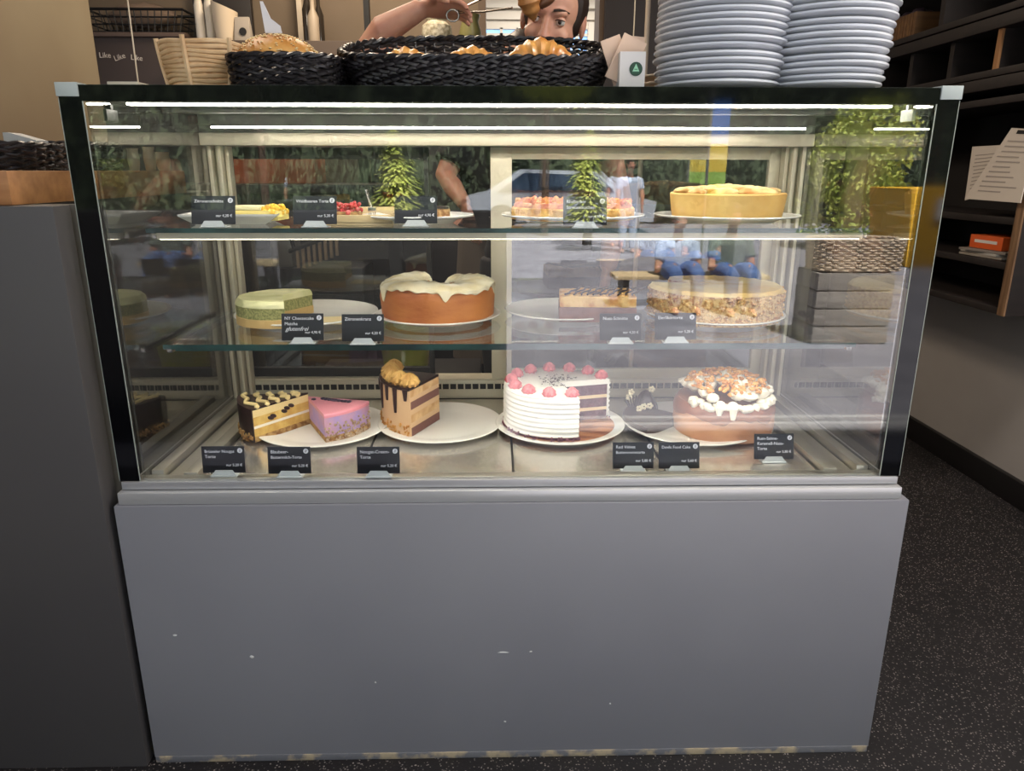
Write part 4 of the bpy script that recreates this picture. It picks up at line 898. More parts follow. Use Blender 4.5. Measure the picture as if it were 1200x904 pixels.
# ------------------------------------------------------------------ right wall shelves
def right_side():
    off = (1.72, 1.35, .73)
    t = thing('wall_shelf_unit', 'dark wooden wall cabinet with open shelves at the right', 'shelf unit', off); X0, X1 = 1.60, 1.928
    y0, y1 = .985, 2.0; zb = .76; ztp = 1.44
    MB().span((X0+.001, y0, zb), (X1, y0+.028, ztp), bev=.002).build('end_panel', M['darkwood'], t, off=off)
    MB().span((X0-.006, y0-.004, zb), (X0, y0+.03, ztp), bev=.001).build('pale_front_edge', M['edgewood'], t, off=off)['label'] = 'pale wooden front edge'  # paler wood colour along the cabinet's front edge
    MB().span((X0, y1, zb), (X1, y1+.028, ztp)).build('end_panel', M['darkwood'], t, off=off)
    MB().span((X1-.012, y0+.03, zb), (X1, y1, ztp)).build('back_panel', mat('very_dark_wood', (20, 15, 14), .7), t, off=off)
    for z in (zb, .905, 1.045, ztp-.022): MB().span((X0, y0+.0285, z), (X1-.0125, y1-.001, z+.022), bev=.001).build('shelf', M['darkwood'], t, off=off)
    # upper long shelf rack
    off2 = (1.75, 1.9, 1.46)
    t2 = thing('shelf_rack', 'long dark timber rack with two beams and dividers above right', 'shelf unit', off2); ya, yb = .9, 2.85
    for z0, z1, nm in ((1.468, 1.505, 'lower_beam'), (1.508, 1.53, 'lower_board'), (1.655, 1.695, 'upper_beam'), (1.70, 1.722, 'upper_board'), (2.02, 2.06, 'top_beam')):
        MB().span((1.6, ya, z0), (1.925, yb, z1), bev=.002).build(nm, M['darkwood'], t2, off=off2)
    for i in range(7):
        y = 1.0+i*.27
        MB().span((1.625, y, 1.5305), (1.92, y+.025, 1.6545)).build('divider', M['darkwood'], t2, off=off2)
        if i % 2 == 0: MB().span((1.625, y+.1, 1.7225), (1.92, y+.13, 2.0195)).build('divider', M['darkwood'], t2, off=off2)
    MB().span((1.615, 1.268, 1.5305), (1.624, 1.288, 1.6545)).build('light_lath', mat('bright_lath', (150, 106, 66), .6), t2, off=off2)
    MB().span((1.908, ya, 1.46), (1.926, yb, 2.06)).build('back_panel', mat('very_dark_wood2', (18, 14, 13), .7), t2, off=off2)
    # basket on the upper rack
    p = atX(1052, 42, 1.68)
    b = thing('bread_basket', 'brown chip basket with dark fruit on the upper right rack', 'basket', (1.76, p.y, 1.7225)); bm_ = wood('chip_basket', (120, 86, 50), (90, 62, 36), .6)
    q = MB()
    for i in range(16): y = -.17+i*.0227; q.box((-.105, y, .05), (.004, .018, .1)); q.box((.105, y, .05), (.004, .018, .1))
    for s in (-1, 1): q.box((0, s*.172, .05), (.2, .004, .1))
    q.box((0, 0, .004), (.2, .34, .006)); q.build('body', bm_, b)
    f = None; rng = random.Random(3)
    for i in range(7):
        s = MB(); s.sphere((0, 0, 0), (.035, .035, .032), 12, 8, jit=.05); solo('dark_fruit', s, mat('dark_fruit', (44, 36, 44), .4), 'dark fruit in the brown chip basket on upper rack', 'fruit', (1.69+.06*(i % 2), p.y-.13+.042*i, 1.7225+.09), group='dark fruit in the chip basket')
    # orange box and papers on the shelf
    z = .9275; pb = atX(1155, 290, 1.64)
    st = MB(); first = None
    for k, (dx, dy, rz, m, lab) in enumerate(((0, 0, .06, (150, 140, 128), 'lowest grey brochure of the pile under the orange box'), (.004, .01, -.05, (176, 170, 162), 'middle pale brochure of the pile under the orange box'), (-.004, -.006, .12, (130, 120, 112), 'top grey brochure of the pile under the orange box'))):
        q = MB(); q.box((0, 0, .004), (.16, .21, .008), bev=.001); solo('brochure', q, mat('brochure', m, .6), lab, 'brochure', (1.70+dx, pb.y+dy, z+.0086*k), rz=rz, group='brochures on the right wall shelf')
    o = thing('orange_box', 'orange box with white strip on the brochure pile', 'box', (1.70, pb.y, z+.0262), rz=.05); MB().box((0, 0, .022), (.13, .16, .044), bev=.002).build('body', mat('orange_card', (222, 96, 40), .5), o)
    MB().box((-.0657, 0, .024), (.0012, .11, .010)).build('white_strip', mat('white_strip', (226, 220, 214), .5), o)
    # hanging menu boards
    def menu(x0, y0, x1, y1, X, lab, rot):
        a = atX(x0, y0, X); b = atX(x1, y1, X)
        return a, b
    def sheet(name, lab, corners, hole):
        P = [atX(x, y, xx) for x, y, xx in corners]; c = sum(P, Vector())/4
        t = thing(name, lab, 'menu', c); m = MB(); n = (P[1]-P[0]).cross(P[3]-P[0]).normalized()*.0015
        m.bm.verts.ensure_lookup_table(); f = [m.bm.verts.new(p-c+n) for p in P]; g = [m.bm.verts.new(p-c-n) for p in P]
        m.bm.faces.new(f); m.bm.faces.new(list(reversed(g)))
        for i in range(4): m.bm.faces.new((f[i], g[i], g[(i+1) % 4], f[(i+1) % 4]))
        m.build('sheet', mat('menu_paper', (196, 184, 170), .6), t)
        ln = MB(); rng = random.Random(5); sgn = 1 if n.dot(CAM-c) > 0 else -1
        for i in range(11):
            u0 = .12+.05*rng.random(); u1 = .55+.35*rng.random(); v = .16+i*.07
            q = lambda u, v: P[0].lerp(P[1], u).lerp(P[3].lerp(P[2], u), v)-c+n*1.25*sgn
            ln.quad([q(u0, v), q(u1, v), q(u1, v+.018), q(u0, v+.018)])
        ln.build('print_lines', mat('print_grey', (150, 140, 132), .7), t)
        if hole:
            hm = MB(); q = lambda u, v: P[0].lerp(P[1], u).lerp(P[3].lerp(P[2], u), v)-c+n*1.3*sgn
            hm.quad([q(.3, .02), q(.7, .02), q(.7, .07), q(.3, .07)]); hm.build('grip_hole', M['black'], t)
        return t
    sheet('menu_board', 'long pale menu board with grip hole hanging tilted at right', [(1186, 150, 1.585), (1216, 152, 1.585), (1196, 238, 1.57), (1131, 233, 1.57)], True)
    sheet('menu_sheet', 'smaller pale menu sheet hanging behind the long menu board', [(1140, 172, 1.598), (1176, 170, 1.598), (1164, 225, 1.597), (1131, 235, 1.597)], False)
right_side()

# ------------------------------------------------------------------ people
def limb(mb, pts, rad, side=None, n=12): mb.loft(pts, rad, n, side=side)
def head_mb(mb, c, fwd, upv, s=1.0):
    """adds a head with brow, nose, lips, chin, ears; c is the middle of the head"""
    f = Vector(fwd).normalized(); u = (Vector(upv)-f*f.dot(Vector(upv))).normalized(); r = f.cross(u)
    mx = Matrix(((r.x, f.x, u.x, c[0]), (r.y, f.y, u.y, c[1]), (r.z, f.z, u.z, c[2]), (0, 0, 0, 1)))
    def add(p, rr, uu=14, vv=10, rot=None):
        m = mx @ Matrix.Translation(Vector(p)*s) @ (rot or Matrix()) ; q = bmesh.ops.create_uvsphere(mb.bm, u_segments=uu, v_segments=vv, radius=1)['verts']
        for v in q: v.co = Vector((v.co.x*rr[0]*s, v.co.y*rr[1]*s, v.co.z*rr[2]*s))
        bmesh.ops.transform(mb.bm, matrix=m, verts=q)
    add((0, -.012, .03), (.076, .094, .088), 24, 16); add((0, .018, -.03), (.062, .07, .085), 24, 16); add((0, .045, -.082), (.034, .034, .03))
    add((0, .071, .022), (.05, .018, .014))                                   # brow
    for q in range(5): add((0, .083+.0055*q, .008-.0105*q), (.0085+.0012*q, .011, .011))
    for sx in (-1, 1):
        add((sx*.011, .099, -.036), (.008, .010, .008)); add((sx*.036, .066, -.03), (.022, .018, .02)); add((sx*.079, -.008, -.004), (.008, .02, .032))
    add((0, .084, -.060), (.022, .010, .006)); add((0, .083, -.070), (.019, .010, .007))
    return mx
def face_parts(mx, parent, s=1.0):
    off = parent.location
    for sx in (-1, 1):
        e = MB(); e.sphere((0, 0, 0), .0118*s, 16, 10); o = e.build('eye', M['eye'], parent); ec = Vector((sx*.032, .0715, .004))*s; o.location = mx @ ec-off
        for nm, e0_, e1_ in (('upper_eyelid', 16, 90), ('lower_eyelid', -90, -34)):
            ld = MB(); ld.lathe([(max(.0002, .0127*s*cos(R(e0_+(e1_-e0_)*k/6))), .0127*s*sin(R(e0_+(e1_-e0_)*k/6))) for k in range(7)], n=20)
            bmesh.ops.transform(ld.bm, matrix=Matrix.Translation(-Vector(off)) @ mx @ Matrix.Translation(ec) @ Matrix.Rotation(-.12, 4, 'X'), verts=ld.bm.verts[:]); ld.build(nm, M['skin'], parent)
        i = MB(); i.sphere((0, 0, 0), (.0058*s, .0058*s, .0058*s), 12, 8); p = i.build('iris', M['iris'], o); p.location = (mx.to_3x3() @ Vector((0, .0074, -.0012)))*s
        lid = MB(); lid.loft([Vector(mx @ (Vector((sx*.032+k*.0125, .0843-.0058*abs(k)**2, .0082-.0022*k*k))*s))-off for k in (-1, -.5, 0, .5, 1)], [.0008, .0013, .0014, .0013, .0008], 6); lid.build('eyelash', M['hair'], parent)
        bw = MB(); bw.loft([Vector(mx @ (Vector((sx*(.014+k*.012), .0905-.0042*k-.0018*k*k, .027+.0035*k-.0014*k*k))*s))-off for k in (0, 1, 2, 3)], [.0028, .0036, .003, .0014], 6); bw.build('eyebrow', M['hair'], parent)
    l = MB(); l.loft([Vector(mx @ (Vector((k*.011, .0945-.004*k*k, -.064))*s))-off for k in (-2, -1, 0, 1, 2)], [.002, .004, .005, .004, .002], 6); l.build('lips', M['lip'], parent)
def hair_mb(mx, off, s=1.0):
    h = MB(); q = bmesh.ops.create_uvsphere(h.bm, u_segments=28, v_segments=18, radius=1)['verts']
    for v in q:
        p = Vector((v.co.x*.084, v.co.y*.102-.014, v.co.z*.096+.034))
        if p.y > .035 and p.z < .085: p.y = .035+(p.y-.035)*.1; p.x *= .96
        if p.z < -.03 and p.y > -.03: p *= .93
        v.co = p*s
    bmesh.ops.transform(h.bm, matrix=Matrix.Translation(-Vector(off)) @ mx, verts=q); return h
def hand(mb, wrist, d, palm_n, curl=.5, s=1.0, thumb_side=1):
    d = Vector(d).normalized(); nrm = (Vector(palm_n)-d*d.dot(Vector(palm_n))).normalized(); sd = d.cross(nrm)*thumb_side; w = Vector(wrist)
    mb.loft([w, w+d*.03*s, w+d*.065*s, w+d*.09*s], [(.024*s, .017*s), (.036*s, .016*s), (.042*s, .015*s), (.04*s, .012*s)], 14, side=sd)
    for i, (o, L) in enumerate(((.033, .072), (.011, .08), (-.011, .075), (-.032, .06))):
        p = w+d*.085*s+sd*o*s; pts = [p-d*.02*s, p]; dd = d.copy(); L *= s
        for k, f in enumerate((.45, .32, .23)):
            dd = (dd+nrm*curl*(.5+.4*k)+sd*o*1.2*(k == 0)).normalized(); p = p+dd*L*f; pts.append(p)
        mb.loft(pts, [.009*s, .0092*s, .0085*s, .0078*s, .0062*s], 10)
    p = w+d*.028*s+sd*.03*s; t1 = (d*.7+sd*.8+nrm*.35).normalized(); t2 = (d*.9+sd*.2+nrm*.5).normalized()
    mb.loft([p-sd*.012*s, p+t1*.035*s, p+t1*.035*s+t2*.03*s, p+t1*.035*s+t2*.055*s], [.013*s, .0105*s, .0098*s, .0072*s], 10)

def staff_front():
    """person with raised arm and tongs, directly behind the case"""
    e0 = (atY(632, 22, .705)+atY(657, 28, .695))/2; hd = Vector((-.26, -1, -.2)).normalized(); hc = e0-hd*.075+Vector((-.006, 0, 0)); base = Vector((.10, .95, 0))
    b = MB(); mx = head_mb(b, hc, hd, (.2, 0, 1), 1.0)
    nk = hc+Vector((.0, .05, -.09)); ch = Vector((.09, .96, 1.33)); pv = Vector((.10, 1.0, .95))
    b.loft([hc+Vector((0, .02, -.05)), nk, Vector((.1, .91, 1.42)), Vector((.1, .945, 1.36))], [.05, .052, .058, .062], 14)
    b.loft([Vector((.1, .955, 1.42)), Vector((.1, .955, 1.36)), Vector((.1, .96, 1.25)), Vector((.1, .98, 1.08)), Vector((.1, .99, .97)), Vector((.1, .99, .87))], [(.07, .055), (.165, .085), (.15, .10), (.125, .088), (.155, .10), (.14, .09)], 18, side=(1, 0, 0))
    sh = Vector((-.06, .945, 1.385)); el = atY(424, 50, .82); wr = atY(494, 10, .78)
    b.loft([Vector((-.02, .95, 1.365)), sh, sh.lerp(el, .5), el, el.lerp(wr, .35), wr], [.055, .055, .044, .038, .038, .025], 14)
    hp = atY(545, 9, .76); hand(b, wr, hp-wr, (.2, -.6, -1), .55, .92, -1)
    shL = Vector((.26, .955, 1.375)); elL = Vector((.345, .99, 1.12)); wrL = Vector((.30, .88, .93))
    b.loft([Vector((.2, .955, 1.36)), shL, shL.lerp(elL, .5), elL, elL.lerp(wrL, .4), wrL], [.055, .055, .045, .038, .038, .026], 14); hand(b, wrL, (-.2, -.5, -.8), (-.9, .2, 0), .3, 1, 1)
    for s in (-1, 1):
        x = .1+s*.085; b.loft([(x, .99, .92), (x+s*.01, .985, .7), (x, .97, .48), (x, .99, .3), (x, 1.0, .09)], [.088, .078, .055, .054, .036], 14); b.loft([(x, 1.03, .045), (x, .96, .04), (x+s*.01, .86, .025)], [(.036, .04), (.042, .036), (.032, .02)], 12, side=(1, 0, 0))
    me = remesh(b, .005, 'person', 2)
    me.transform(Matrix.Translation(-base)); o = link('person', me, M['skin']); o.location = base
    tag(o, 'person bending over the case, arm raised with tongs, dark top', 'person')
    face_parts(mx, o); hair_mb(mx, base).build('hair', M['hair'], o)
    kn = MB(); kn.sphere(mx @ Vector((0, -.12, .06))-base, (.045, .045, .042), 14, 10, jit=.05); kn.build('hair_bun', M['hair'], o)
    c = MB(); c.loft([Vector((.1, .95, 1.425)), Vector((.1, .955, 1.36)), Vector((.1, .96, 1.25)), Vector((.1, .98, 1.08)), Vector((.1, .99, .97)), Vector((.1, .99, .85))], [(.085, .068), (.18, .098), (.166, .115), (.142, .104), (.17, .114), (.158, .105)], 20, side=(1, 0, 0))
    c.loft([Vector((-.02, .95, 1.365)), sh, sh.lerp(el, .45)], [.068, .068, .06], 14); c.loft([Vector((.2, .955, 1.36)), shL, shL.lerp(elL, .5)], [.068, .066, .058], 14)
    ms = remesh(c, .010, 'dark_shirt', 2); ms.transform(Matrix.Translation(-base)); link('dark_shirt', ms, M['shirt'], o)
    c = MB()
    for s in (-1, 1):
        x = .1+s*.085; c.loft([(x, .99, .95), (x+s*.01, .985, .7), (x, .972, .48), (x, .99, .3), (x, 1.0, .1)], [.1, .092, .075, .072, .066], 14)
    ms = remesh(c, .012, 'trousers', 2); ms.transform(Matrix.Translation(-base)); link('trousers', ms, M['shirt'], o)
    for s in (-1, 1):
        x = .1+s*.085; k = MB(); k.loft([(x, 1.045, .045), (x, .96, .045), (x+s*.01, .85, .028)], [(.045, .045), (.05, .042), (.038, .026)], 14, side=(1, 0, 0)); k.build('shoe', M['black'], o, off=base)
    # tongs and croissant
    a = atY(536, 12, .755); e = atY(598, -8, .655); t = thing('pastry_tongs', 'silver wire pastry tongs held in the raised hand', 'tongs', a)
    w = MB(); w.loft([(0, 0, 0), (e-a)*.5+Vector((0, 0, .008)), (e-a)], .0028, 8); w.loft([(0, .004, -.004), (e-a)*.5+Vector((0, .01, -.02)), (e-a)+Vector((.005, .01, -.03))], .0028, 8); w.build('arms', M['steel'], t)
    w = MB(); w.loft([Vector((-.012+.016*cos(k*PI/5), 0, -.012+.014*sin(k*PI/5))) for k in range(10)], .0025, 8, closed=True); w.build('spring_loop', M['steel'], t)
    p = atY(609, -2, .62); k = thing('croissant', 'browned croissant held up by the tongs before the face', 'croissant', p, rz=.3); k.rotation_euler = (.3, 1.15, .1); o2 = croissant(k, .115, .030, CROD, 1.0)
    p = atY(640, 2, .60); e = MB(); e.sphere((0, 0, 0), (.026, .016, .011), 16, 10, mx=Matrix.Rotation(-.5, 4, 'Y')); solo('pastry_piece', e, mat('brown_pastry', (104, 68, 46), .45, bump=(40, .4, .003)), 'dark brown pastry end hanging over the forehead', 'pastry', p)
staff_front()

def staff_rear():
    base = Vector((.02, 1.5, 0)); b = MB(); hc = Vector((.07, 1.5, 1.56)); mx = head_mb(b, hc, (-.5, -1, -.2), (0, 0, 1), .97)
    X = .02
    b.loft([hc+Vector((0, .02, -.05)), Vector((X+.03, 1.53, 1.44)), Vector((X, 1.53, 1.37))], [.05, .05, .06], 14)
    b.loft([(X, 1.53, 1.38), (X, 1.53, 1.33), (X, 1.53, 1.2), (X, 1.54, 1.03), (X, 1.54, .92), (X, 1.54, .8)], [(.07, .055), (.17, .09), (.16, .1), (.14, .09), (.16, .1), (.14, .09)], 18, side=(1, 0, 0))
    sh = Vector((X-.165, 1.53, 1.335)); el = atY(531, 205, 1.42)+Vector((-.02, .04, .0)); el = Vector((-.215, 1.47, 1.19)); wr = atY(545, 240, 1.36)
    b.loft([(X-.1, 1.53, 1.32), sh, sh.lerp(el, .5), el, el.lerp(wr, .4), wr], [.056, .055, .047, .038, .036, .024], 14); hand(b, wr, (.25, -.1, -1), (.8, .5, 0), .3, .92, -1)
    shL = Vector((X+.165, 1.53, 1.335)); elL = Vector((.26, 1.56, 1.08)); wrL = Vector((.2, 1.42, .95)); b.loft([(X+.1, 1.53, 1.32), shL, elL, wrL], [.056, .055, .038, .025], 14); hand(b, wrL, (-.4, -.6, -.5), (-.6, .6, 0), .3, .92, 1)
    for s in (-1, 1):
        x = X+s*.085; b.loft([(x, 1.54, .88), (x, 1.53, .66), (x, 1.52, .45), (x, 1.54, .28), (x, 1.55, .09)], [.088, .078, .055, .054, .036], 14); b.loft([(x, 1.58, .045), (x, 1.5, .04), (x, 1.41, .025)], [(.036, .04), (.042, .036), (.032, .02)], 12, side=(1, 0, 0))
    me = remesh(b, .006, 'person', 2); me.transform(Matrix.Translation(-base)); o = link('person', me, M['skin']); o.location = base
    tag(o, 'person in dark T-shirt and brown apron seen through open sliding door', 'person'); face_parts(mx, o, .97); hair_mb(mx, base, .97).build('hair', M['hair'], o)
    c = MB(); c.loft([(X, 1.53, 1.385), (X, 1.53, 1.33), (X, 1.53, 1.2), (X, 1.54, 1.03), (X, 1.54, .92), (X, 1.54, .84)], [(.085, .07), (.188, .105), (.185, .12), (.18, .11), (.18, .118), (.17, .11)], 20, side=(1, 0, 0))
    c.loft([(X-.1, 1.53, 1.32), sh, sh.lerp(el, .75)], [.07, .07, .066], 14); c.loft([(X+.1, 1.53, 1.32), shL, shL.lerp(elL, .55)], [.07, .068, .06], 14)
    ms = remesh(c, .010, 'dark_shirt', 2); ms.transform(Matrix.Translation(-base)); link('dark_shirt', ms, M['shirt'], o)
    a = MB(); n = 24
    prof = []
    for z, rx, ry in ((1.02, .192, .122), (.9, .20, .130), (.7, .215, .14), (.5, .225, .15)):
        prof.append([Vector((X+rx*cos(R(180+k*180/n)), 1.54+ry*sin(R(180+k*180/n))-.004*sin(k*1.9), z)) for k in range(n+1)])
    vs = [[a.bm.verts.new(p) for p in row] for row in prof]
    for i in range(3):
        for k in range(n): a.bm.faces.new((vs[i][k], vs[i][k+1], vs[i+1][k+1], vs[i+1][k]))
    a.build('apron', M['apron'], o, off=base)
    c = MB()
    for s in (-1, 1): x = X+s*.085; c.loft([(x, 1.54, .9), (x, 1.53, .66), (x, 1.52, .45), (x, 1.54, .28), (x, 1.55, .1)], [.1, .09, .074, .07, .064], 14)
    ms = remesh(c, .012, 'trousers', 2); ms.transform(Matrix.Translation(-base)); link('trousers', ms, M['shirt'], o)
    for s in (-1, 1): x = X+s*.085; k = MB(); k.loft([(x, 1.595, .045), (x, 1.5, .045), (x, 1.4, .028)], [(.045, .045), (.05, .042), (.038, .026)], 14, side=(1, 0, 0)); k.build('shoe', M['black'], o, off=base)
staff_rear()

# ------------------------------------------------------------------ the street behind the camera (seen mirrored in the glass)
ZG = -.15
def mirror(x, y, d): p = atY(x, y, d); return Vector((p.x, -d, p.z))
def leaves(mb, c, r, n, size, rng, shellness=.6):
    for i in range(n):
        d = Vector((rng.gauss(0, 1), rng.gauss(0, 1), rng.gauss(0, 1))).normalized()*(shellness+(1-shellness)*rng.random())
        p = Vector((c[0]+d.x*r[0], c[1]+d.y*r[1], c[2]+d.z*r[2])); u = Vector((rng.gauss(0, 1), rng.gauss(0, 1), rng.gauss(0, 1))).normalized(); v = u.orthogonal().normalized(); s = size*rng.uniform(.6, 1.3)
        mb.quad([p-u*s, p+v*s*.5, p+u*s, p-v*s*.5])
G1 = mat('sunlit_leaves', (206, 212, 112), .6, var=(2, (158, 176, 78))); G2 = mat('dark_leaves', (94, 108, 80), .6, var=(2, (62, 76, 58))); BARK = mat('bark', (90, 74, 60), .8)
def tree(x, yc, d, wpx, hpx, m, lab, n=2600, conic=False, seed=1):
    c = mirror(x, yc, d); k = (d+1.3)*.97/F_PX; rx, rz = wpx*k/2, hpx*k/2; rng = random.Random(seed)
    t = thing('tree' if not conic else 'conifer', lab, 'tree', (c.x, c.y, ZG)); mb = MB(); off = Vector((c.x, c.y, ZG))
    if conic:
        for i in range(n):
            u = rng.random()**1.3; a = rng.uniform(0, 2*PI); q = rx*(1-u)*rng.uniform(.5, 1); p = Vector((q*cos(a), q*sin(a), c.z-rz-ZG+2*rz*u)); s = .06*rng.uniform(.6, 1.4); w = Vector((cos(a), sin(a), -.4)); v = w.cross(Vector((0, 0, 1))).normalized()
            mb.quad([p-w*s, p+v*s*.5, p+w*s*1.6, p-v*s*.5])
    else:
        for i in range(9):
            o = Vector((rng.uniform(-.5, .5)*rx, rng.uniform(-.5, .5)*rx, rng.uniform(-.5, .5)*rz)); leaves(mb, c+o-off, (rx*.6, rx*.6, rz*.55), n//9, .05, rng)
    mb.build('foliage', m, t, 0)
    tk = MB(); tk.loft([(0, 0, 0), (.03, 0, (c.z-ZG)*.6), (0, .03, c.z-ZG+rz*.4)], [.09, .07, .04], 10); tk.build('trunk', BARK, t)
def street_person(x, d, ytop, seat, top_m, leg_m, lab, seed=0):
    c = mirror(x, ytop, d); base = Vector((c.x, c.y, ZG)); b = MB(); h = c.z-.02-ZG     # height of the head top above ground
    def P(px_, py_, pz_): return Vector((px_, py_, pz_))
    hz = h-.12
    mx = head_mb(b, (0, 0.02, hz), (0, 1, -.1), (0, 0, 1), .98)
    sz = hz-.22
    b.loft([P(0, 0, hz-.05), P(0, -.02, hz-.15), P(0, -.03, sz)], [.05, .05, .06], 12)
    hipz = .5 if seat else sz-.55
    hipz = min(hipz, sz-.42) if not seat else max(.36, sz-.55)
    b.loft([P(0, -.03, sz), P(0, -.04, sz-.05), P(0, -.05, (sz+hipz)/2), P(0, -.06, hipz)], [(.07, .06), (.17, .09), (.15, .1), (.16, .11)], 14, side=(1, 0, 0))
    tp = MB(); tp.loft([P(0, -.03, sz+.01), P(0, -.04, sz-.05), P(0, -.05, (sz+hipz)/2), P(0, -.06, hipz-.02)], [(.08, .07), (.19, .105), (.172, .118), (.18, .125)], 14, side=(1, 0, 0))
    lg = MB()
    for s in (-1, 1):
        sh = P(s*.17, -.03, sz-.04); el = P(s*.21, .05, sz-.3); wr = P(s*.11, .24, hipz+.1) if seat else P(s*.2, .1, hipz+.02)
        b.loft([sh+P(-s*.05, 0, 0), sh, el, wr], [.05, .05, .038, .026], 10); hand(b, wr, (0, .6, -.4), (-s, 0, 0), .4, .9, s); tp.loft([sh+P(-s*.05, 0, 0), sh, sh.lerp(el, .6)], [.064, .062, .056], 10)
        if seat: q = [P(s*.09, -.05, hipz), P(s*.11, .22, hipz+.04), P(s*.11, .42, hipz+.02), P(s*.11, .44, hipz*.5), P(s*.11, .42, .08)]
        else: q = [P(s*.085, -.05, hipz+.03), P(s*.09, -.04, hipz*.75), P(s*.09, -.02, hipz*.5), P(s*.09, -.03, hipz*.3), P(s*.09, -.03, .08)]
        b.loft(q, [.085, .08, .058, .052, .036], 12); ft = q[-1]; b.loft([ft+P(0, -.05, -.04), ft+P(0, .05, -.045), ft+P(0, .15, -.06)], [.035, .036, .02], 10); lg.loft(q, [.1, .094, .074, .068, .06], 12)
    me = remesh(b, .012, 'person', 2); o = link('person', me, M['skin']); o.location = base; tag(o, lab, 'person')
    link('top', remesh(tp, .014, 'top', 2), top_m, o); link('trousers', remesh(lg, .014, 'trousers', 2), leg_m, o)
    hm = MB(); q = bmesh.ops.create_uvsphere(hm.bm, u_segments=20, v_segments=12, radius=1)['verts']
    for v in q: v.co = mx @ Vector((v.co.x*.082, v.co.y*.098-.018, v.co.z*.094+.036))
    hm.build('hair', M['hair'], o)
def street():
    rng = random.Random(31)
    h = MB(); h.span((-14, -19.6, ZG), (16, -19, 3.6)); hd = tag(h.build('hedge', G2), 'long dark green hedge across the street, mirrored in the glass', 'hedge')
    lv = MB()
    for i in range(5200):
        p = Vector((rng.uniform(-13, 15), -18.9+rng.uniform(-.1, .25), rng.uniform(ZG, 4.4))); u = Vector((rng.gauss(0, 1), rng.gauss(0, .5), rng.gauss(0, 1))).normalized(); v = u.orthogonal().normalized(); s = rng.uniform(.08, .2); lv.quad([p-u*s, p+v*s*.6, p+u*s, p-v*s*.6])
    lv.build('leaves', G2, hd, 0)
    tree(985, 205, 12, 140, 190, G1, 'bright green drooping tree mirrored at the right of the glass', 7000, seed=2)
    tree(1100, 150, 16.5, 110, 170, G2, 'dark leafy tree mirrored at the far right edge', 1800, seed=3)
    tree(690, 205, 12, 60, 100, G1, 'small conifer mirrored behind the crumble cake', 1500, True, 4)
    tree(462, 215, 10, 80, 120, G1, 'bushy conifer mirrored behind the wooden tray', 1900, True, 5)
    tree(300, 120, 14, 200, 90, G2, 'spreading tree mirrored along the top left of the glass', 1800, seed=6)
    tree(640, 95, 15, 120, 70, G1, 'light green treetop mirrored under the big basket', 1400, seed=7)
    street_person(798, 6.3, 240, True, M['pale_cloth'], M['denim'], 'seated person in pale top and jeans mirrored in the glass')
    street_person(862, 6.2, 236, True, M['grey_cloth'], M['denim'], 'seated person in grey-green T-shirt and jeans mirrored in the glass')
    street_person(740, 11.5, 182, False, M['pale_cloth'], M['pale_cloth'], 'standing person in pale blue mirrored above the crumble cake')
    # bench
    a = mirror(735, 306, 6.35); b = mirror(880, 306, 6.35); zt = max(a.z, ZG+.34)-.06; t = thing('street_bench', 'pale wooden street bench mirrored in the glass', 'bench', ((a.x+b.x)/2, a.y, ZG)); L = b.x-a.x+.3
    m = MB()
    for i in range(3): m.box((0, -.13+i*.14, zt-ZG-.09), (L, .12, .04), bev=.005)
    m.build('seat', mat('bench_wood', (214, 190, 150), .6), t)
    for s in (-1, 1): k = MB(); k.box((s*(L/2-.12), 0, (zt-ZG-.11)/2), (.06, .34, zt-ZG-.11)); k.build('leg', mat('bench_leg', (70, 68, 68), .5), t)
    # timber planter and wicker hamper
    c = mirror(985, 365, 4.7); t = thing('timber_planter', 'grey plank planter box mirrored beside the nut cake', 'planter', (c.x, c.y, ZG)); w, hh = .62, .58
    m = MB(); gm = wood('grey_planks', (168, 162, 156), (136, 130, 126), .8)
    for i in range(4):
        for s in (-1, 1): m.box((0, s*.2, .075+i*.145), (w, .03, .135), bev=.004); m.box((s*(w/2-.015), 0, .075+i*.145), (.03, .37, .135), bev=.004)
    m.build('planks', gm, t); k = MB(); k.box((0, 0, .54), (w-.06, .36, .03)); k.build('lid', gm, t)
    hmp = thing('wicker_hamper', 'brown wicker hamper on the mirrored planter', 'basket', (c.x+.05, c.y, ZG+.585)); weave(hmp, .36, .2, lambda u, v: .24, .05, 12, 40, mat('brown_wicker', (196, 178, 156), .6), .008, p=4)
    # car and skip
    c = mirror(655, 222, 16.5); t = thing('parked_car', 'pale silver parked car mirrored above the shelf', 'car', (c.x, c.y, ZG)); pr = [(-2.1, .25), (2.1, .25), (2.15, .7), (1.5, .85), (.9, 1.35), (-.9, 1.4), (-1.7, .9), (-2.15, .8)]
    cm = MB(); cm.prism(pr, -.8, .8, mx=Matrix.Rotation(PI/2, 4, 'X')); cm.build('body', mat('silver_paint', (206, 214, 226), .25, metal=.2), t, 20)
    gw = MB(); gw.prism([(-1.45, .9), (1.2, .9), (.82, 1.27), (-.85, 1.32)], -.81, .81, mx=Matrix.Rotation(PI/2, 4, 'X')); gw.build('windows', mat('car_glass', (60, 76, 96), .05), t, 20)
    for x in (-1.35, 1.35):
        for s in (-1, 1): wl = MB(); wl.loft([(x, s*.68, .32), (x, s*.84, .32)], .32, 24); wl.build('wheel', M['black'], t)
    c = mirror(1088, 236, 10); t = thing('waste_skip', 'yellow waste skip with white notice mirrored at right edge', 'skip', (c.x, c.y, ZG)); zz = c.z-ZG+.2
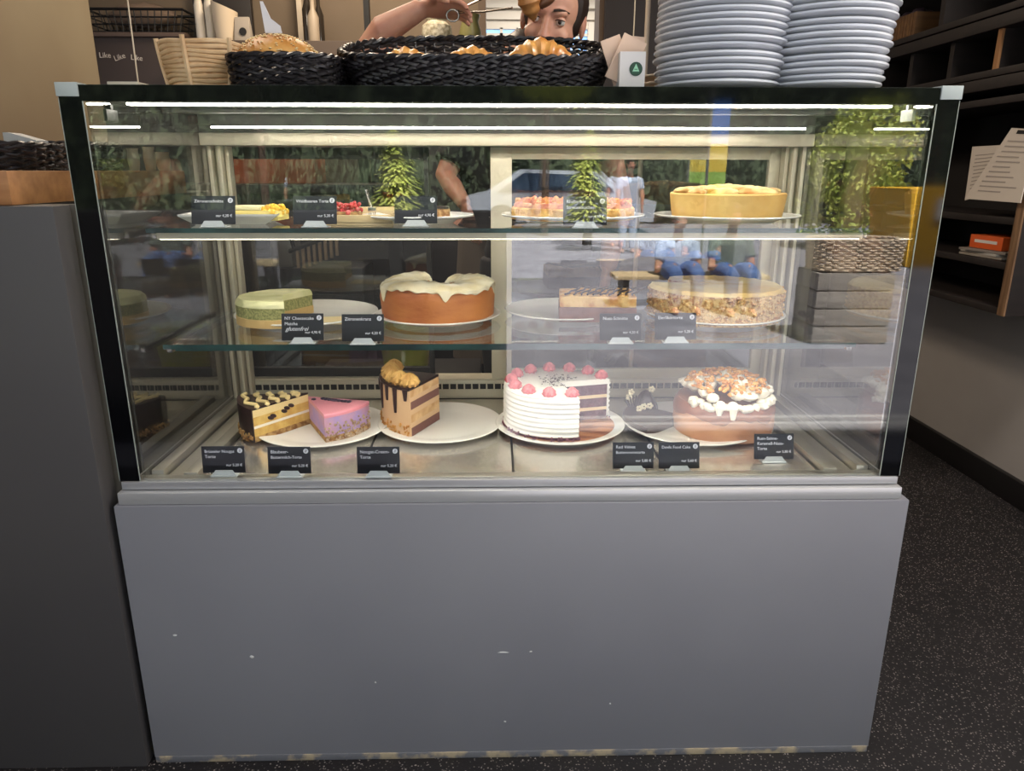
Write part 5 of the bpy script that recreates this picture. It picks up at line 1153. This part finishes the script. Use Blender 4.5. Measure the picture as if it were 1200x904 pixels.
    m = MB(); m.box((0, 0, zz/2), (1.0, 1.1, zz), taper=(1.25, 1.15), bev=.03); m.build('body', mat('skip_yellow', (222, 170, 40), .5), t); k = MB(); k.box((-.05, .64, zz*.75), (.35, .01, .3)); k.build('notice', mat('white_notice', (226, 226, 230), .6), t)
    # banner
    c = mirror(843, 170, 10); t = thing('street_banner', 'blue yellow and green street banner mirrored at upper right', 'banner', (c.x, c.y, ZG))
    for nm, col, z0, z1 in (('blue_band', (70, 120, 200), 1.6, 2.2), ('yellow_band', (230, 200, 70), 1.2, 1.6), ('green_band', (150, 190, 80), .85, 1.2)):
        k = MB(); k.span((-.13, -.004, z0-ZG), (.13, .004, z1-ZG)); k.build(nm, mat(nm, col, .6), t)
    k = MB(); k.loft([(-.15, 0, 0), (-.15, 0, 2.5-ZG)], .02, 8); k.build('pole', M['steel_soft'], t)
street()

# ------------------------------------------------------------------ light
w = bpy.data.worlds.new('sky'); scene.world = w; w.use_nodes = True
bg = w.node_tree.nodes['Background']; bg.inputs['Color'].default_value = (.86, .92, 1, 1); bg.inputs['Strength'].default_value = 1.3
def lamp(kind, name, loc, energy, color=(1, 1, 1), size=.5, to=None, size_y=None):
    d = bpy.data.lights.new(name, kind); d.energy = energy; d.color = color
    if kind == 'AREA':
        d.size = size
        if size_y: d.shape = 'RECTANGLE'; d.size_y = size_y
    if kind == 'SUN': d.angle = R(1.5)
    o = bpy.data.objects.new(name, d); COL.objects.link(o); o.location = loc
    if to is not None: o.rotation_euler = (Vector(to)-Vector(loc)).to_track_quat('-Z', 'Y').to_euler()
    return o
lamp('SUN', 'sun', (0, 0, 10), 31.0, (1, .95, .86), to=(-1.5, -4.4, 0))
lamp('AREA', 'fill_light_rear', (-.6, 2.2, 2.66), 34, (1, .82, .62), .5, to=(-.6, 2.2, 0))  # added fill for the back of the shop, no visible source
lamp('AREA', 'fill_light_left', (-1.2, .9, 2.66), 17, (1, .84, .66), .4, to=(-1.2, .9, 0))  # added fill that lifts the left wall
lamp('AREA', 'fill_light_far', (.4, 4.2, 2.66), 45, (1, .93, .85), .8, to=(.4, 4.2, 0))  # added fill for the room behind the opening
lamp('AREA', 'fill_light_right', (1.3, -.3, 2.66), 42, (1, .92, .84), .5, to=(1.5, -.1, 0))  # added fill to brighten the right wall
scene.cycles.transparent_max_bounces = 40; scene.cycles.max_bounces = 10; scene.cycles.glossy_bounces = 5
scene.cycles.sample_clamp_indirect = 6; scene.cycles.use_denoising = True
scene.view_settings.view_transform = 'Standard'; scene.view_settings.look = 'None'; scene.view_settings.exposure = 0
